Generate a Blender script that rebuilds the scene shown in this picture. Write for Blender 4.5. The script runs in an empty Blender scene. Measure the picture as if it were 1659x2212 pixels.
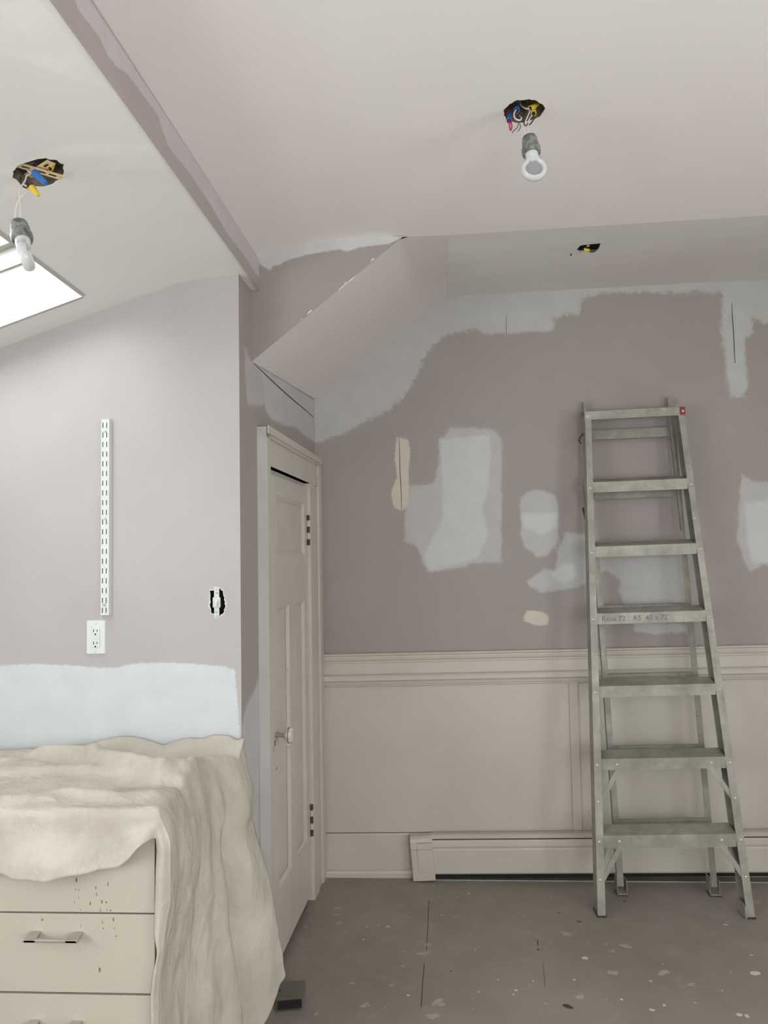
import bpy, bmesh, math, random, base64, zlib
import numpy as np
from mathutils import Vector, Matrix
from mathutils.geometry import delaunay_2d_cdt

random.seed(7)
scene = bpy.context.scene
COL = scene.collection

# ------------------------------------------------------------------ camera
CF, CA, CP, CR = 1640.0, math.radians(3.35), math.radians(3.2), 0.0175
EYE = np.array([0.0, 0.0, 1.44])
FWD = np.array([-math.sin(CA) * math.cos(CP), math.cos(CA) * math.cos(CP), math.sin(CP)])
_r0 = np.array([math.cos(CA), math.sin(CA), 0.0])
_u0 = np.cross(_r0, FWD)
RGT = math.cos(CR) * _r0 - math.sin(CR) * _u0
UPV = math.sin(CR) * _r0 + math.cos(CR) * _u0
cam_data = bpy.data.cameras.new('camera')
cam = bpy.data.objects.new('camera', cam_data)
COL.objects.link(cam)
cam_data.sensor_fit = 'HORIZONTAL'
cam_data.sensor_width = 36.0
cam_data.lens = CF / 1659.0 * 36.0
cam_data.clip_start = 0.02
M = Matrix(((RGT[0], UPV[0], -FWD[0], EYE[0]), (RGT[1], UPV[1], -FWD[1], EYE[1]),
            (RGT[2], UPV[2], -FWD[2], EYE[2]), (0, 0, 0, 1)))
cam.matrix_world = M
scene.camera = cam

# ------------------------------------------------------------------ sky, daylight, exposure
world = bpy.data.worlds.new('world')
scene.world = world
world.use_nodes = True
world.node_tree.nodes['Background'].inputs[0].default_value = (0.93, 0.97, 1.0, 1)
world.node_tree.nodes['Background'].inputs[1].default_value = 8.8
scene.view_settings.view_transform = 'Standard'
scene.view_settings.look = 'None'
scene.view_settings.exposure = 0.0
scene.view_settings.gamma = 1.0
scene.view_settings.use_curve_mapping = False
scene.cycles.use_denoising = True
scene.cycles.max_bounces = 10
scene.cycles.diffuse_bounces = 8
scene.cycles.sample_clamp_indirect = 8.0


def portal(name, loc, rot, sx, sy):
    L = bpy.data.lights.new(name, 'AREA')
    L.shape = 'RECTANGLE'
    L.size, L.size_y = sx, sy
    L.cycles.is_portal = True
    o = bpy.data.objects.new(name, L)
    COL.objects.link(o)
    o.location, o.rotation_euler = loc, rot
    return o


# openings: skylight in the left slope, a window in the wall behind the camera
SKY_X0, SKY_X1, SKY_Y0, SKY_Y1 = -1.62, -1.03, 1.42, 2.195
WIN_X0, WIN_X1, WIN_Z0, WIN_Z1, WALL_BACK_Y = 0.5, 1.9, 0.45, 2.05, -1.7
LWY0, LWY1, LWZ0, LWZ1 = -1.2, 1.0, 0.85, 1.84
RWY0, RWY1, RWZ0, RWZ1 = -0.7, 0.7, 0.75, 1.95  # unseen right-wall opening, added as fill light for door wall and slope
portal('skylight_portal', (-1.375, 1.81, 2.335), (0, -math.radians(18.4) * -1, 0), 0.75, 0.85)
portal('side_window_portal', (-2.12, (LWY0 + LWY1) / 2, (LWZ0 + LWZ1) / 2), (0, -math.radians(90), 0), LWZ1 - LWZ0, LWY1 - LWY0)
portal('right_fill_portal', (2.52, (RWY0 + RWY1) / 2, (RWZ0 + RWZ1) / 2), (0, math.radians(90), 0), RWZ1 - RWZ0, RWY1 - RWY0)
portal('window_portal', ((WIN_X0 + WIN_X1) / 2, WALL_BACK_Y - 0.12, (WIN_Z0 + WIN_Z1) / 2), (math.radians(90), 0, 0), WIN_X1 - WIN_X0, WIN_Z1 - WIN_Z0)


# ------------------------------------------------------------------ measuring rays from the surveyed eye point onto real planes
def ray(x, y):
    return FWD + ((x - 829.5) / CF) * RGT + ((1106 - y) / CF) * UPV


def atY(x, y, Y):
    d = ray(x, y)
    return EYE + d * (Y / d[1])


def atZ(x, y, Z):
    d = ray(x, y)
    return EYE + d * ((Z - 1.44) / d[2])


def atP(x, y, P, N):
    d = ray(x, y)
    P, N = np.array(P, float), np.array(N, float)
    return EYE + d * (np.dot(P - EYE, N) / np.dot(d, N))


YB = 3.5          # back wall
YL = 2.33         # left wall
YH = 2.475        # hanging wall above the slope


def wx(Y, t=0.0):  # the wall with the closet door
    return -0.523 + 0.054 * (Y - 3.5) + t


def atD(x, y, t=0.0):
    return atP(x, y, (-0.523 + t, 3.5, 0), (1, -0.054, 0))


# ------------------------------------------------------------------ materials
def lin(c):
    return tuple(((v / 255) / 12.92 if v / 255 <= 0.04045 else ((v / 255 + 0.055) / 1.055) ** 2.4) for v in c)


class NT:
    def __init__(s, name):
        s.m = bpy.data.materials.new(name)
        s.m.use_nodes = True
        s.t = s.m.node_tree
        s.b = s.t.nodes['Principled BSDF']

    def n(s, typ, **kw):
        nd = s.t.nodes.new(typ)
        for k, v in kw.items():
            setattr(nd, k, v)
        return nd

    def l(s, a, b):
        s.t.links.new(a, b)

    def coord(s, scale=(1, 1, 1)):
        g = s.n('ShaderNodeNewGeometry')
        mp = s.n('ShaderNodeMapping')
        mp.inputs['Scale'].default_value = scale
        s.l(g.outputs['Position'], mp.inputs[0])
        return mp.outputs[0]

    def noise(s, scale, detail=4, rough=0.55, stretch=(1, 1, 1), dist=0.0):
        nd = s.n('ShaderNodeTexNoise')
        nd.inputs['Scale'].default_value = scale
        nd.inputs['Detail'].default_value = detail
        nd.inputs['Roughness'].default_value = rough
        nd.inputs['Distortion'].default_value = dist
        s.l(s.coord(stretch), nd.inputs['Vector'])
        return nd.outputs['Fac']

    def math(s, op, a, b=None, c=None):
        nd = s.n('ShaderNodeMath', operation=op)
        for i, v in enumerate((a, b, c)):
            if v is None:
                continue
            if isinstance(v, (int, float)):
                nd.inputs[i].default_value = v
            else:
                s.l(v, nd.inputs[i])
        return nd.outputs[0]

    def ramp(s, v, a, b, c=0.0, d=1.0, smooth=True):
        nd = s.n('ShaderNodeMapRange', interpolation_type='SMOOTHSTEP' if smooth else 'LINEAR')
        s.l(v, nd.inputs['Value'])
        for k, x in zip(('From Min', 'From Max', 'To Min', 'To Max'), (a, b, c, d)):
            nd.inputs[k].default_value = x
        return nd.outputs['Result']

    def mix(s, fac, a, b):
        nd = s.n('ShaderNodeMix', data_type='RGBA')
        if isinstance(fac, (int, float)):
            nd.inputs[0].default_value = fac
        else:
            s.l(fac, nd.inputs[0])
        for i, v in ((6, a), (7, b)):
            if isinstance(v, tuple):
                nd.inputs[i].default_value = (*v, 1)
            else:
                s.l(v, nd.inputs[i])
        return nd.outputs[2]

    def attr(s, name):
        nd = s.n('ShaderNodeAttribute', attribute_name=name)
        return nd.outputs['Fac']

    def bump(s, h, strength=0.2, dist=0.002):
        nd = s.n('ShaderNodeBump')
        nd.inputs['Strength'].default_value = strength
        nd.inputs['Distance'].default_value = dist
        s.l(h, nd.inputs['Height'])
        s.l(nd.outputs[0], s.b.inputs['Normal'])

    def color(s, c):
        if isinstance(c, tuple):
            s.b.inputs['Base Color'].default_value = (*c, 1)
        else:
            s.l(c, s.b.inputs['Base Color'])

    def rough(s, r):
        if isinstance(r, (int, float)):
            s.b.inputs['Roughness'].default_value = r
        else:
            s.l(r, s.b.inputs['Roughness'])


def mottled(t, c, amt=0.06, scale=3.0):
    f = t.noise(scale, 3)
    return t.mix(t.ramp(f, 0.3, 0.7), tuple(v * (1 - amt) for v in c), tuple(min(1, v * (1 + amt)) for v in c))


def paint(name, c, layers=(), rough=0.62, amt=0.03, scale=3.0, bump=0.12, bscale=260):
    """wall paint; layers = (attribute, colour, edge noise m, feather m, opacity, noise scale, stretch)"""
    t = NT(name)
    col = mottled(t, c, amt, scale)
    for (a, lc, amp, fe, op, ns, st) in layers:
        sd = t.attr(a)
        nz = t.math('ADD', t.math('MULTIPLY', t.noise(ns, 6, 0.75, st), 0.5), t.math('MULTIPLY', t.noise(ns * 9, 4, 0.75, st), 0.5))
        v = t.math('ADD', sd, t.math('MULTIPLY', t.math('SUBTRACT', nz, 0.5), amp))
        m = t.math('MULTIPLY', t.ramp(v, -fe, fe), op)
        col = t.mix(m, col, mottled(t, lc, 0.03, 12) if isinstance(lc, tuple) else lc)
    t.color(col)
    t.rough(rough)
    t.bump(t.noise(bscale, 3), bump, 0.001)
    return t.m


def simple(name, c, rough=0.5, metal=0.0, amt=0.04, scale=20, bump=0.0, bscale=200, spec=None):
    t = NT(name)
    t.color(mottled(t, c, amt, scale))
    t.rough(rough)
    t.b.inputs['Metallic'].default_value = metal
    if spec is not None:
        t.b.inputs['Specular IOR Level'].default_value = spec
    if bump:
        t.bump(t.noise(bscale, 4), bump, 0.001)
    return t.m


MAUVE = (0.335, 0.295, 0.280)
PRIMER = (0.61, 0.63, 0.62)
TRIM = (0.53, 0.495, 0.435)
WHITE = (0.80, 0.77, 0.745)
SPACK = (0.60, 0.55, 0.455)
S1 = (1, 1, 1)
mat_back = paint('mauve_paint_patched', MAUVE, [
    ('thin', (0.48, 0.485, 0.48), 0.075, 0.008, 0.85, 22, S1),
    ('dense', PRIMER, 0.06, 0.012, 0.55, 18, (1, 1, .4)),
    ('band', (0.48, 0.485, 0.47), 0.17, 0.008, 0.92, 30, S1),
    ('spackle', SPACK, 0.04, 0.004, 0.9, 60, S1)])
mat_doorwall = paint('mauve_paint_door_wall', MAUVE, [
    ('thin', (0.46, 0.44, 0.435), 0.03, 0.010, 0.9, 24, (1, 1, .4)),
    ('dense', (0.52, 0.52, 0.53), 0.03, 0.010, 0.8, 24, (1, 1, .4))])
mat_leftwall = paint('lit_mauve_paint_primed', (0.405, 0.38, 0.37), [  # the back wall's mauve, lightened to carry the stronger light here
    ('band', (0.54, 0.575, 0.59), 0.040, 0.003, 0.95, 60, S1)], bump=0.2)
mat_hang = paint('shaded_mauve_hanging_wall', (0.30, 0.265, 0.25), [  # same mauve, with the shade of the recess put into its colour
    ('thin', (0.54, 0.54, 0.54), 0.03, 0.004, 0.85, 40, (1, 1, 1))])
mat_beam = paint('mauve_beam_primed', (0.37, 0.32, 0.31), [
    ('thin', (0.52, 0.48, 0.49), 0.014, 0.003, 0.85, 30, S1)])
mat_ceil = paint('white_ceiling_paint', WHITE, rough=0.7, amt=0.015, scale=1.6)
mat_ceil_left = paint('white_ceiling_paint_taped', (0.73, 0.715, 0.70), [
    ('band', (0.78, 0.76, 0.71), 0.01, 0.006, 0.8, 14, S1)], rough=0.7, amt=0.015, scale=1.6)
mat_slope = paint('pinkish_slope_paint', (0.74, 0.69, 0.67), rough=0.7, amt=0.02, scale=2.5)
mat_strip = paint('greyed_ceiling_paint', (0.80, 0.79, 0.765), rough=0.7, amt=0.03, scale=2.5)
mat_trim = paint('cream_trim_paint', TRIM, rough=0.42, amt=0.03, scale=5, bump=0.1, bscale=120)
mat_trim2 = paint('cream_door_paint', (0.545, 0.51, 0.455), rough=0.4, amt=0.04, scale=4, bump=0.1, bscale=90)
mat_greytrim = paint('grey_primed_trim', (0.47, 0.465, 0.45), rough=0.6, amt=0.05, scale=7)
mat_plain = paint('plain_room_paint', (0.78, 0.75, 0.70), rough=0.7)
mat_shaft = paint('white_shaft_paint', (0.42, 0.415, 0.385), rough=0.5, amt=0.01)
mat_dark = simple('dark_void', (0.012, 0.011, 0.010), 0.9)
mat_crack = simple('dark_crack', (0.06, 0.055, 0.05), 0.9)
mat_chip = simple('plaster_chip', (0.66, 0.65, 0.62), 0.8, bump=0.4)
mat_lacquer = paint('cream_lacquer', (0.46, 0.435, 0.36), rough=0.3, amt=0.01, scale=3, bump=0.02)
mat_stain = simple('brown_drip', (0.22, 0.13, 0.06), 0.5)
mat_brushed = simple('brushed_nickel', (0.55, 0.54, 0.50), 0.32, 0.9, 0.08, 40)
mat_white = simple('white_enamel', (0.56, 0.58, 0.56), 0.35, amt=0.01)
mat_whitepl = simple('white_plastic', (0.55, 0.575, 0.565), 0.3, amt=0.01)
mat_steel = simple('screw_steel', (0.50, 0.49, 0.45), 0.35, 0.4)
mat_rubber = simple('dark_rubber', (0.05, 0.04, 0.035), 0.8)
mat_red = simple('red_sticker', (0.25, 0.02, 0.02), 0.5)
mat_pencil = simple('pencil_grey', (0.16, 0.155, 0.15), 0.8)
mat_blue = simple('blue_plastic', (0.01, 0.13, 0.42), 0.35)
mat_yellow = simple('yellow_plastic', (0.66, 0.47, 0.03), 0.35)
mat_wirew = simple('white_insulation', (0.62, 0.56, 0.50), 0.5)
mat_wireb = simple('black_insulation', (0.03, 0.025, 0.02), 0.5)
mat_wirer = simple('red_insulation', (0.40, 0.02, 0.07), 0.4)
mat_brass = simple('brass_strap', (0.74, 0.56, 0.30), 0.45, 0.2, 0.15, 60)
mat_galv = simple('galvanised_box', (0.20, 0.17, 0.13), 0.6, 0.5, 0.4, 60)
mat_boxgrey = simple('grey_case', (0.14, 0.135, 0.11), 0.5)
mat_blackpl = simple('black_plastic', (0.012, 0.012, 0.012), 0.35)


def metal_mat():
    t = NT('worn_aluminium')
    a = t.noise(9, 6, 0.65)
    b = t.noise(90, 4, 0.6, (1, 1, .25))
    c = t.mix(t.ramp(a, 0.3, 0.75), (0.24, 0.228, 0.195), (0.385, 0.368, 0.32))
    spots = t.ramp(t.noise(55, 5, 0.7), 0.66, 0.72)
    c = t.mix(t.math('MULTIPLY', spots, 0.6), c, (0.10, 0.09, 0.075))
    paintsp = t.ramp(t.noise(38, 3, 0.6), 0.72, 0.74)
    c = t.mix(t.math('MULTIPLY', paintsp, 0.7), c, (0.75, 0.73, 0.70))
    t.color(c)
    sc_ = t.ramp(t.noise(30, 5, 0.7, (.35, .35, 3)), 0.62, 0.70)
    c = t.mix(t.math('MULTIPLY', sc_, 0.45), c, (0.14, 0.125, 0.10))
    t.color(c)
    t.b.inputs['Metallic'].default_value = 0.2
    t.rough(t.ramp(b, 0.2, 0.8, 0.38, 0.62))
    t.bump(b, 0.15, 0.0008)
    return t.m


mat_alu = metal_mat()


def socket_mat():
    t = NT('oxidised_porcelain_socket')
    a = t.noise(70, 5, 0.65)
    t.color(t.mix(t.ramp(a, 0.35, 0.65), (0.085, 0.09, 0.085), (0.26, 0.27, 0.25)))
    t.rough(0.42)
    return t.m


mat_socket = socket_mat()


def bulb_mat(name, c):
    t = NT(name)
    t.color(c)
    t.rough(0.18)
    t.b.inputs['Subsurface Weight'].default_value = 0.25
    t.b.inputs['Subsurface Radius'].default_value = (0.01, 0.01, 0.01)
    return t.m


mat_bulb = bulb_mat('milky_bulb_rim', (0.58, 0.59, 0.59))
mat_bulbweb = bulb_mat('grey_bulb_web', (0.30, 0.30, 0.31))


def floor_mat():
    t = NT('taupe_painted_floor')
    a = t.noise(2.2, 5, 0.6)
    c = t.mix(t.ramp(a, 0.3, 0.7), (0.245, 0.215, 0.188), (0.295, 0.262, 0.233))
    # pale rubbed dust in broad smears and small specks
    b = t.noise(7, 7, 0.72, (1, 1, 1), 0.6)
    c = t.mix(t.ramp(b, 0.52, 0.78, 0, 0.5), c, (0.40, 0.38, 0.355))
    sp = t.n('ShaderNodeTexVoronoi')
    sp.inputs['Scale'].default_value = 26
    sp.inputs['Randomness'].default_value = 1
    t.l(t.coord(), sp.inputs['Vector'])
    rad = t.ramp(t.noise(4.0, 3, 0.6), 0.50, 0.8, 0.0, 0.13)
    dots = t.math('LESS_THAN', sp.outputs['Distance'], rad)
    c = t.mix(t.math('MULTIPLY', dots, 0.5), c, (0.44, 0.43, 0.41))
    t.color(c)
    t.rough(t.ramp(t.noise(5, 4), 0.3, 0.7, 0.42, 0.6))
    t.bump(t.noise(60, 4), 0.12, 0.001)
    return t.m


mat_floor = floor_mat()


def canvas_mat():
    t = NT('natural_canvas')
    a = t.noise(6, 5, 0.6)
    c = t.mix(t.ramp(a, 0.3, 0.75), (0.45, 0.41, 0.35), (0.56, 0.52, 0.455))
    fib = t.noise(220, 3, 0.6)
    c = t.mix(t.ramp(fib, 0.35, 0.65, 0, 0.14), c, (0.40, 0.35, 0.28))
    spot = t.ramp(t.noise(34, 5, 0.7), 0.74, 0.76)
    c = t.mix(t.math('MULTIPLY', spot, 0.35), c, (0.85, 0.83, 0.78))
    t.color(c)
    t.rough(0.92)
    t.b.inputs['Specular IOR Level'].default_value = 0.15
    wr = t.noise(13, 4, 0.5, (1, 1, .6), 0.6)
    rid = t.math('ABSOLUTE', t.math('SUBTRACT', t.noise(7, 3, 0.5, (1, 1, .7), 0.9), 0.5))
    h = t.math('ADD', t.math('MULTIPLY', wr, 0.7), t.math('MULTIPLY', rid, -1.3))
    h = t.math('ADD', h, t.math('MULTIPLY', t.noise(420, 2), 0.05))
    t.bump(h, 0.75, 0.022)
    return t.m


mat_canvas = canvas_mat()


def glass_mat():
    t = NT('skylight_glass')
    out = t.t.nodes['Material Output']
    tr = t.n('ShaderNodeBsdfTransparent')
    gl = t.n('ShaderNodeBsdfGlossy')
    gl.inputs['Roughness'].default_value = 0.02
    mx = t.n('ShaderNodeMixShader')
    mx.inputs[0].default_value = 0.05
    t.l(tr.outputs[0], mx.inputs[1])
    t.l(gl.outputs[0], mx.inputs[2])
    t.l(mx.outputs[0], out.inputs[0])
    return t.m


mat_glass = glass_mat()

# ------------------------------------------------------------------ mesh helpers


def tag(o, label=None, cat=None, group=None, kind=None):
    for k, v in (('label', label), ('category', cat), ('group', group), ('kind', kind)):
        if v:
            o[k] = v
    return o


def link(name, me, mat, parent=None):
    o = bpy.data.objects.new(name, me)
    COL.objects.link(o)
    if mat is not None and not me.materials:
        me.materials.append(mat)
    if parent is not None:
        o.parent = parent
    return o


def empty(name, loc=(0, 0, 0)):
    o = bpy.data.objects.new(name, None)
    COL.objects.link(o)
    o.location = loc
    o.empty_display_size = 0.05
    return o


def adopt(o, parent):
    """parent keeping the world place (parents here are only translated / rotated empties)"""
    bpy.context.view_layer.update()
    o.parent = parent
    o.matrix_parent_inverse = parent.matrix_world.inverted()
    return o


class MB:
    """collects faces of ONE mesh"""

    def __init__(s):
        s.v, s.f, s.mi = [], [], []

    def add(s, vs, fs, mi=0):
        b = len(s.v)
        s.v += [tuple(map(float, v)) for v in vs]
        s.f += [tuple(b + i for i in f) for f in fs]
        s.mi += [mi] * len(fs)
        return s

    def box(s, x0, x1, y0, y1, z0, z1, shear=0.0, fn=None, mi=0):
        vs = [(x, y, z + shear * x) for x in (x0, x1) for y in (y0, y1) for z in (z0, z1)]
        if fn:
            vs = [fn(*v) for v in vs]
        return s.add(vs, [(0, 1, 3, 2), (4, 6, 7, 5), (0, 4, 5, 1), (2, 3, 7, 6), (0, 2, 6, 4), (1, 5, 7, 3)], mi)

    def prism(s, prof, a, b, xd, yd, scale_b=1.0, mi=0, closed=True):
        """2D profile swept from a to b; xd, yd directions of the profile axes"""
        a, b, xd, yd = (np.array(q, float) for q in (a, b, xd, yd))
        n = len(prof)
        vs = [a + xd * p[0] + yd * p[1] for p in prof] + [b + xd * p[0] * scale_b + yd * p[1] * scale_b for p in prof]
        fs = [(i, (i + 1) % n, n + (i + 1) % n, n + i) for i in range(n)]
        fs += [tuple(range(n))[::-1], tuple(range(n, 2 * n))]
        return s.add(vs, fs, mi)

    def tube(s, pts, r, n=8, cap=True, mi=0):
        pts = [np.array(p, float) for p in pts]
        rs = r if isinstance(r, (list, tuple)) else [r] * len(pts)
        vs, fs = [], []
        t0 = pts[1] - pts[0]
        ref = np.array([0, 0, 1.0]) if abs(t0[2]) < 0.8 * np.linalg.norm(t0) else np.array([1.0, 0, 0])
        for i, p in enumerate(pts):
            t = pts[min(i + 1, len(pts) - 1)] - pts[max(i - 1, 0)]
            t = t / (np.linalg.norm(t) + 1e-12)
            u = ref - t * np.dot(ref, t)
            u /= np.linalg.norm(u) + 1e-12
            ref = u
            w = np.cross(t, u)
            for k in range(n):
                an = 2 * math.pi * k / n
                vs.append(p + rs[i] * (math.cos(an) * u + math.sin(an) * w))
        for i in range(len(pts) - 1):
            for k in range(n):
                fs.append((i * n + k, i * n + (k + 1) % n, (i + 1) * n + (k + 1) % n, (i + 1) * n + k))
        if cap:
            fs.append(tuple(range(n))[::-1])
            fs.append(tuple((len(pts) - 1) * n + k for k in range(n)))
        return s.add(vs, fs, mi)

    def lathe(s, prof, org, axis, n=24, cap=True, mi=0):
        """prof = (r, h) along axis from org"""
        axis = np.array(axis, float)
        axis /= np.linalg.norm(axis)
        ref = np.array([1.0, 0, 0]) if abs(axis[0]) < 0.8 else np.array([0, 1.0, 0])
        u = ref - axis * np.dot(ref, axis)
        u /= np.linalg.norm(u)
        w = np.cross(axis, u)
        vs, fs = [], []
        for (r, h) in prof:
            for k in range(n):
                an = 2 * math.pi * k / n
                vs.append(np.array(org, float) + axis * h + r * (math.cos(an) * u + math.sin(an) * w))
        for i in range(len(prof) - 1):
            for k in range(n):
                fs.append((i * n + k, i * n + (k + 1) % n, (i + 1) * n + (k + 1) % n, (i + 1) * n + k))
        if cap:
            fs.append(tuple(range(n))[::-1])
        fs.append(tuple((len(prof) - 1) * n + k for k in range(n)))
        return s.add(vs, fs, mi)

    def build(s, name, mat, parent=None, bevel=0.0, smooth=False, seg=2):
        me = bpy.data.meshes.new(name)
        me.from_pydata(s.v, [], s.f)
        mats = mat if isinstance(mat, (list, tuple)) else [mat]
        for m in mats:
            me.materials.append(m)
        if len(mats) > 1:
            me.polygons.foreach_set('material_index', s.mi)
        bm = bmesh.new()
        bm.from_mesh(me)
        bmesh.ops.recalc_face_normals(bm, faces=bm.faces)
        if bevel:
            es = [e for e in bm.edges if len(e.link_faces) == 2 and e.calc_face_angle(0) > 0.5]
            bmesh.ops.bevel(bm, geom=es, offset=bevel, segments=seg, affect='EDGES', profile=0.6)
        bm.to_mesh(me)
        bm.free()
        if smooth:
            me.polygons.foreach_set('use_smooth', [True] * len(me.polygons))
            me.set_sharp_from_angle(angle=math.radians(40))
        me.update()
        o = link(name, me, None, None)
        if parent is not None:
            adopt(o, parent)
        return o


def sdf(P, poly):
    """signed distance (inside positive) of points P (n,2) to a polygon"""
    P = np.asarray(P, float)
    A = np.asarray(poly, float)
    B = np.roll(A, -1, 0)
    d = np.full(len(P), 1e9)
    ins = np.zeros(len(P), bool)
    for a, b in zip(A, B):
        e = b - a
        w = P - a
        t = np.clip((w @ e) / (e @ e + 1e-12), 0, 1)
        d = np.minimum(d, np.linalg.norm(w - t[:, None] * e, axis=1))
        c = ((a[1] <= P[:, 1]) != (b[1] <= P[:, 1]))
        xi = a[0] + (P[:, 1] - a[1]) * e[0] / (e[1] if abs(e[1]) > 1e-12 else 1e-12)
        ins ^= c & (P[:, 0] < xi)
    return np.where(ins, d, -d)


def surf(name, outer, holes, fn, step, mat, attrs=None, parent=None, xknots=(), smooth=True):
    """triangulated sheet with real holes; fn(u, v) -> xyz; attrs = {name: [polygons in u, v]}"""
    outer = [tuple(p) for p in outer]
    pts = list(outer)
    edges = [(i, (i + 1) % len(outer)) for i in range(len(outer))]
    for h in holes:
        b = len(pts)
        pts += [tuple(p) for p in h]
        edges += [(b + i, b + (i + 1) % len(h)) for i in range(len(h))]
    A = np.array(outer)
    xs = list(np.arange(A[:, 0].min() + step * .5, A[:, 0].max(), step))
    xs = [x for x in xs if all(abs(x - k) > step * .4 for k in xknots)] + list(xknots)
    ys = np.arange(A[:, 1].min() + step * .5, A[:, 1].max(), step)
    G = np.array([(x, y) for x in xs for y in ys])
    d = sdf(G, outer)
    keep = d > step * .2
    for h in holes:
        keep &= sdf(G, h) < -min(step * .2, 0.004)
    G = G[keep]
    pts += [tuple(g) for g in G]
    r = delaunay_2d_cdt([Vector(p) for p in pts], edges, [], 0, 1e-6)
    V = np.array([(v.x, v.y) for v in r[0]])
    F = np.array([tuple(f) for f in r[2]])
    cen = V[F].mean(1)
    ok = sdf(cen, outer) > 0
    for h in holes:
        ok &= sdf(cen, h) < 0
    F = F[ok]
    co = [tuple(fn(x, y)) for x, y in V]
    me = bpy.data.meshes.new(name)
    me.from_pydata(co, [], [tuple(int(i) for i in f) for f in F])
    me.materials.append(mat)
    for k, polys in (attrs or {}).items():
        val = np.full(len(V), -1.0)
        for p in polys:
            val = np.maximum(val, sdf(V, p))
        at = me.attributes.new(k, 'FLOAT', 'POINT')
        at.data.foreach_set('value', val.astype(np.float32))
    if smooth:
        me.polygons.foreach_set('use_smooth', [True] * len(me.polygons))
    me.update()
    o = link(name, me, None, None)
    if parent is not None:
        adopt(o, parent)
    return o


def structure(o, label=None):
    o['kind'] = 'structure'
    if label:
        o['label'] = label
    return o


def zoomed(pts, ox, oy, s):
    return [(ox + x / s, oy + y / s) for x, y in pts]


def ragged(cx, cy, rx, ry, n=40, amp=0.05, seed=1):
    rnd = random.Random(seed)
    ph = [rnd.uniform(0, 6.28) for _ in range(6)]
    out = []
    for i in range(n):
        a = 2 * math.pi * i / n
        k = 1 + amp * (math.sin(3 * a + ph[0]) * .5 + math.sin(7 * a + ph[1]) * .4 + math.sin(13 * a + ph[2]) * .4) + rnd.uniform(-.5, .5) * amp
        out.append((cx + rx * k * math.cos(a), cy + ry * k * math.sin(a)))
    return out


# ================================================================== THE SETTING
# ---- floor
floor = surf('floor', [(-2.0, WALL_BACK_Y), (2.4, WALL_BACK_Y), (2.4, 3.52), (-2.0, 3.52)], [], lambda x, y: (x, y, 0), 0.25, mat_floor)
structure(floor, 'taupe painted floor with paint specks')

# ---- back wall (u = X, v = Z)
def toB(pl):
    out = []
    for x, y in pl:
        p = atY(x, y, YB)
        out.append((p[0], p[2]))
    return out


z7 = lambda p: toB(zoomed(p, 820, 620, 2.911))
z1 = lambda p: toB(zoomed(p, 1220, 840, 3.779))
z8 = lambda p: toB(zoomed(p, 1500, 580, 3.252))
band = toB([(640, 975), (700, 950), (740, 938), (780, 915), (840, 885), (870, 860), (895, 820), (915, 775), (935, 745), (960, 728),
            (985, 718), (1030, 712), (1050, 722), (1080, 722), (1110, 718), (1140, 715), (1185, 718), (1195, 705), (1195, 690),
            (1215, 682), (1250, 674), (1256, 652), (1262, 642), (1275, 640), (1290, 634), (1330, 632), (1400, 633), (1500, 631),
            (1560, 633), (1561.5, 646), (1558, 715), (1566, 764), (1571, 826), (1580, 858), (1607, 854), (1614, 832), (1607, 764), (1606, 729),
            (1624, 724), (1627, 684), (1647, 700), (1700, 697), (1720, 560), (930, 600), (640, 860)])
thin = [z7([(440, 885), (540, 882), (720, 898), (765, 950), (770, 1100), (765, 1730), (560, 1740), (560, 1755), (310, 1795),
            (270, 1720), (235, 1630), (160, 1600), (155, 1450), (190, 1250), (340, 1243), (375, 1100), (372, 960), (410, 945)]),
        z7([(885, 1330), (930, 1290), (1010, 1275), (1100, 1310), (1125, 1370), (1120, 1600), (1060, 1680), (1000, 1700), (920, 1640), (890, 1560)]),
        z7([(1160, 1570), (1330, 1560), (1340, 1850), (1230, 1890), (1020, 1920), (940, 1880), (930, 1850), (1040, 1770), (1110, 1790), (1120, 1650)]),
        z1([(0, 1170), (230, 1200), (330, 1340), (960, 1330), (985, 1760), (700, 1770), (500, 1780), (440, 1650), (460, 1560), (330, 1480), (230, 1560), (0, 1560)]),
        z1([(560, 1900), (990, 1920), (990, 1990), (740, 2000), (570, 1980)]),
        z8([(335, 1440), (400, 1500), (540, 1500), (600, 2080), (480, 2080), (380, 2140), (350, 2050), (300, 1900), (310, 1700)])]
dense = [z7([(380, 960), (690, 930), (700, 1050), (680, 1300), (640, 1380), (680, 1560), (620, 1700), (310, 1790), (270, 1700), (400, 1450), (395, 1250)]),
         z7([(890, 1425), (1120, 1420), (1115, 1510), (1010, 1565), (900, 1500)]),
         z7([(1090, 1790), (1150, 1740), (1230, 1750), (1240, 1820), (1150, 1870), (1085, 1830)]),
         z8([(350, 1640), (540, 1640), (560, 2060), (400, 2070), (370, 1900)]),
         z8([(205, 215), (340, 240), (345, 485), (365, 820), (340, 885), (260, 895), (230, 700)]),
         z7([(720, 120), (1080, 180), (1090, 260), (800, 290), (700, 200)]),
         z7([(1210, 130), (1260, 120), (1255, 170), (1215, 165)])]
spack = [z7([(105, 945), (180, 955), (195, 1050), (180, 1150), (185, 1250), (180, 1370), (140, 1410), (85, 1380), (72, 1290), (110, 1190), (95, 1080)]),
         z7([(905, 2065), (930, 2035), (990, 2035), (1065, 2060), (1060, 2125), (990, 2130), (910, 2100)])]
wall_back = surf('wall_back', [(-0.56, 0), (2.4, 0), (2.4, 2.69), (-0.56, 2.69)], [], lambda x, z: (x, YB, z), 0.016, mat_back,
                 {'band': [band], 'thin': thin, 'dense': dense, 'spackle': spack})
structure(wall_back, 'mauve back wall with grey primer patches')


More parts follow.
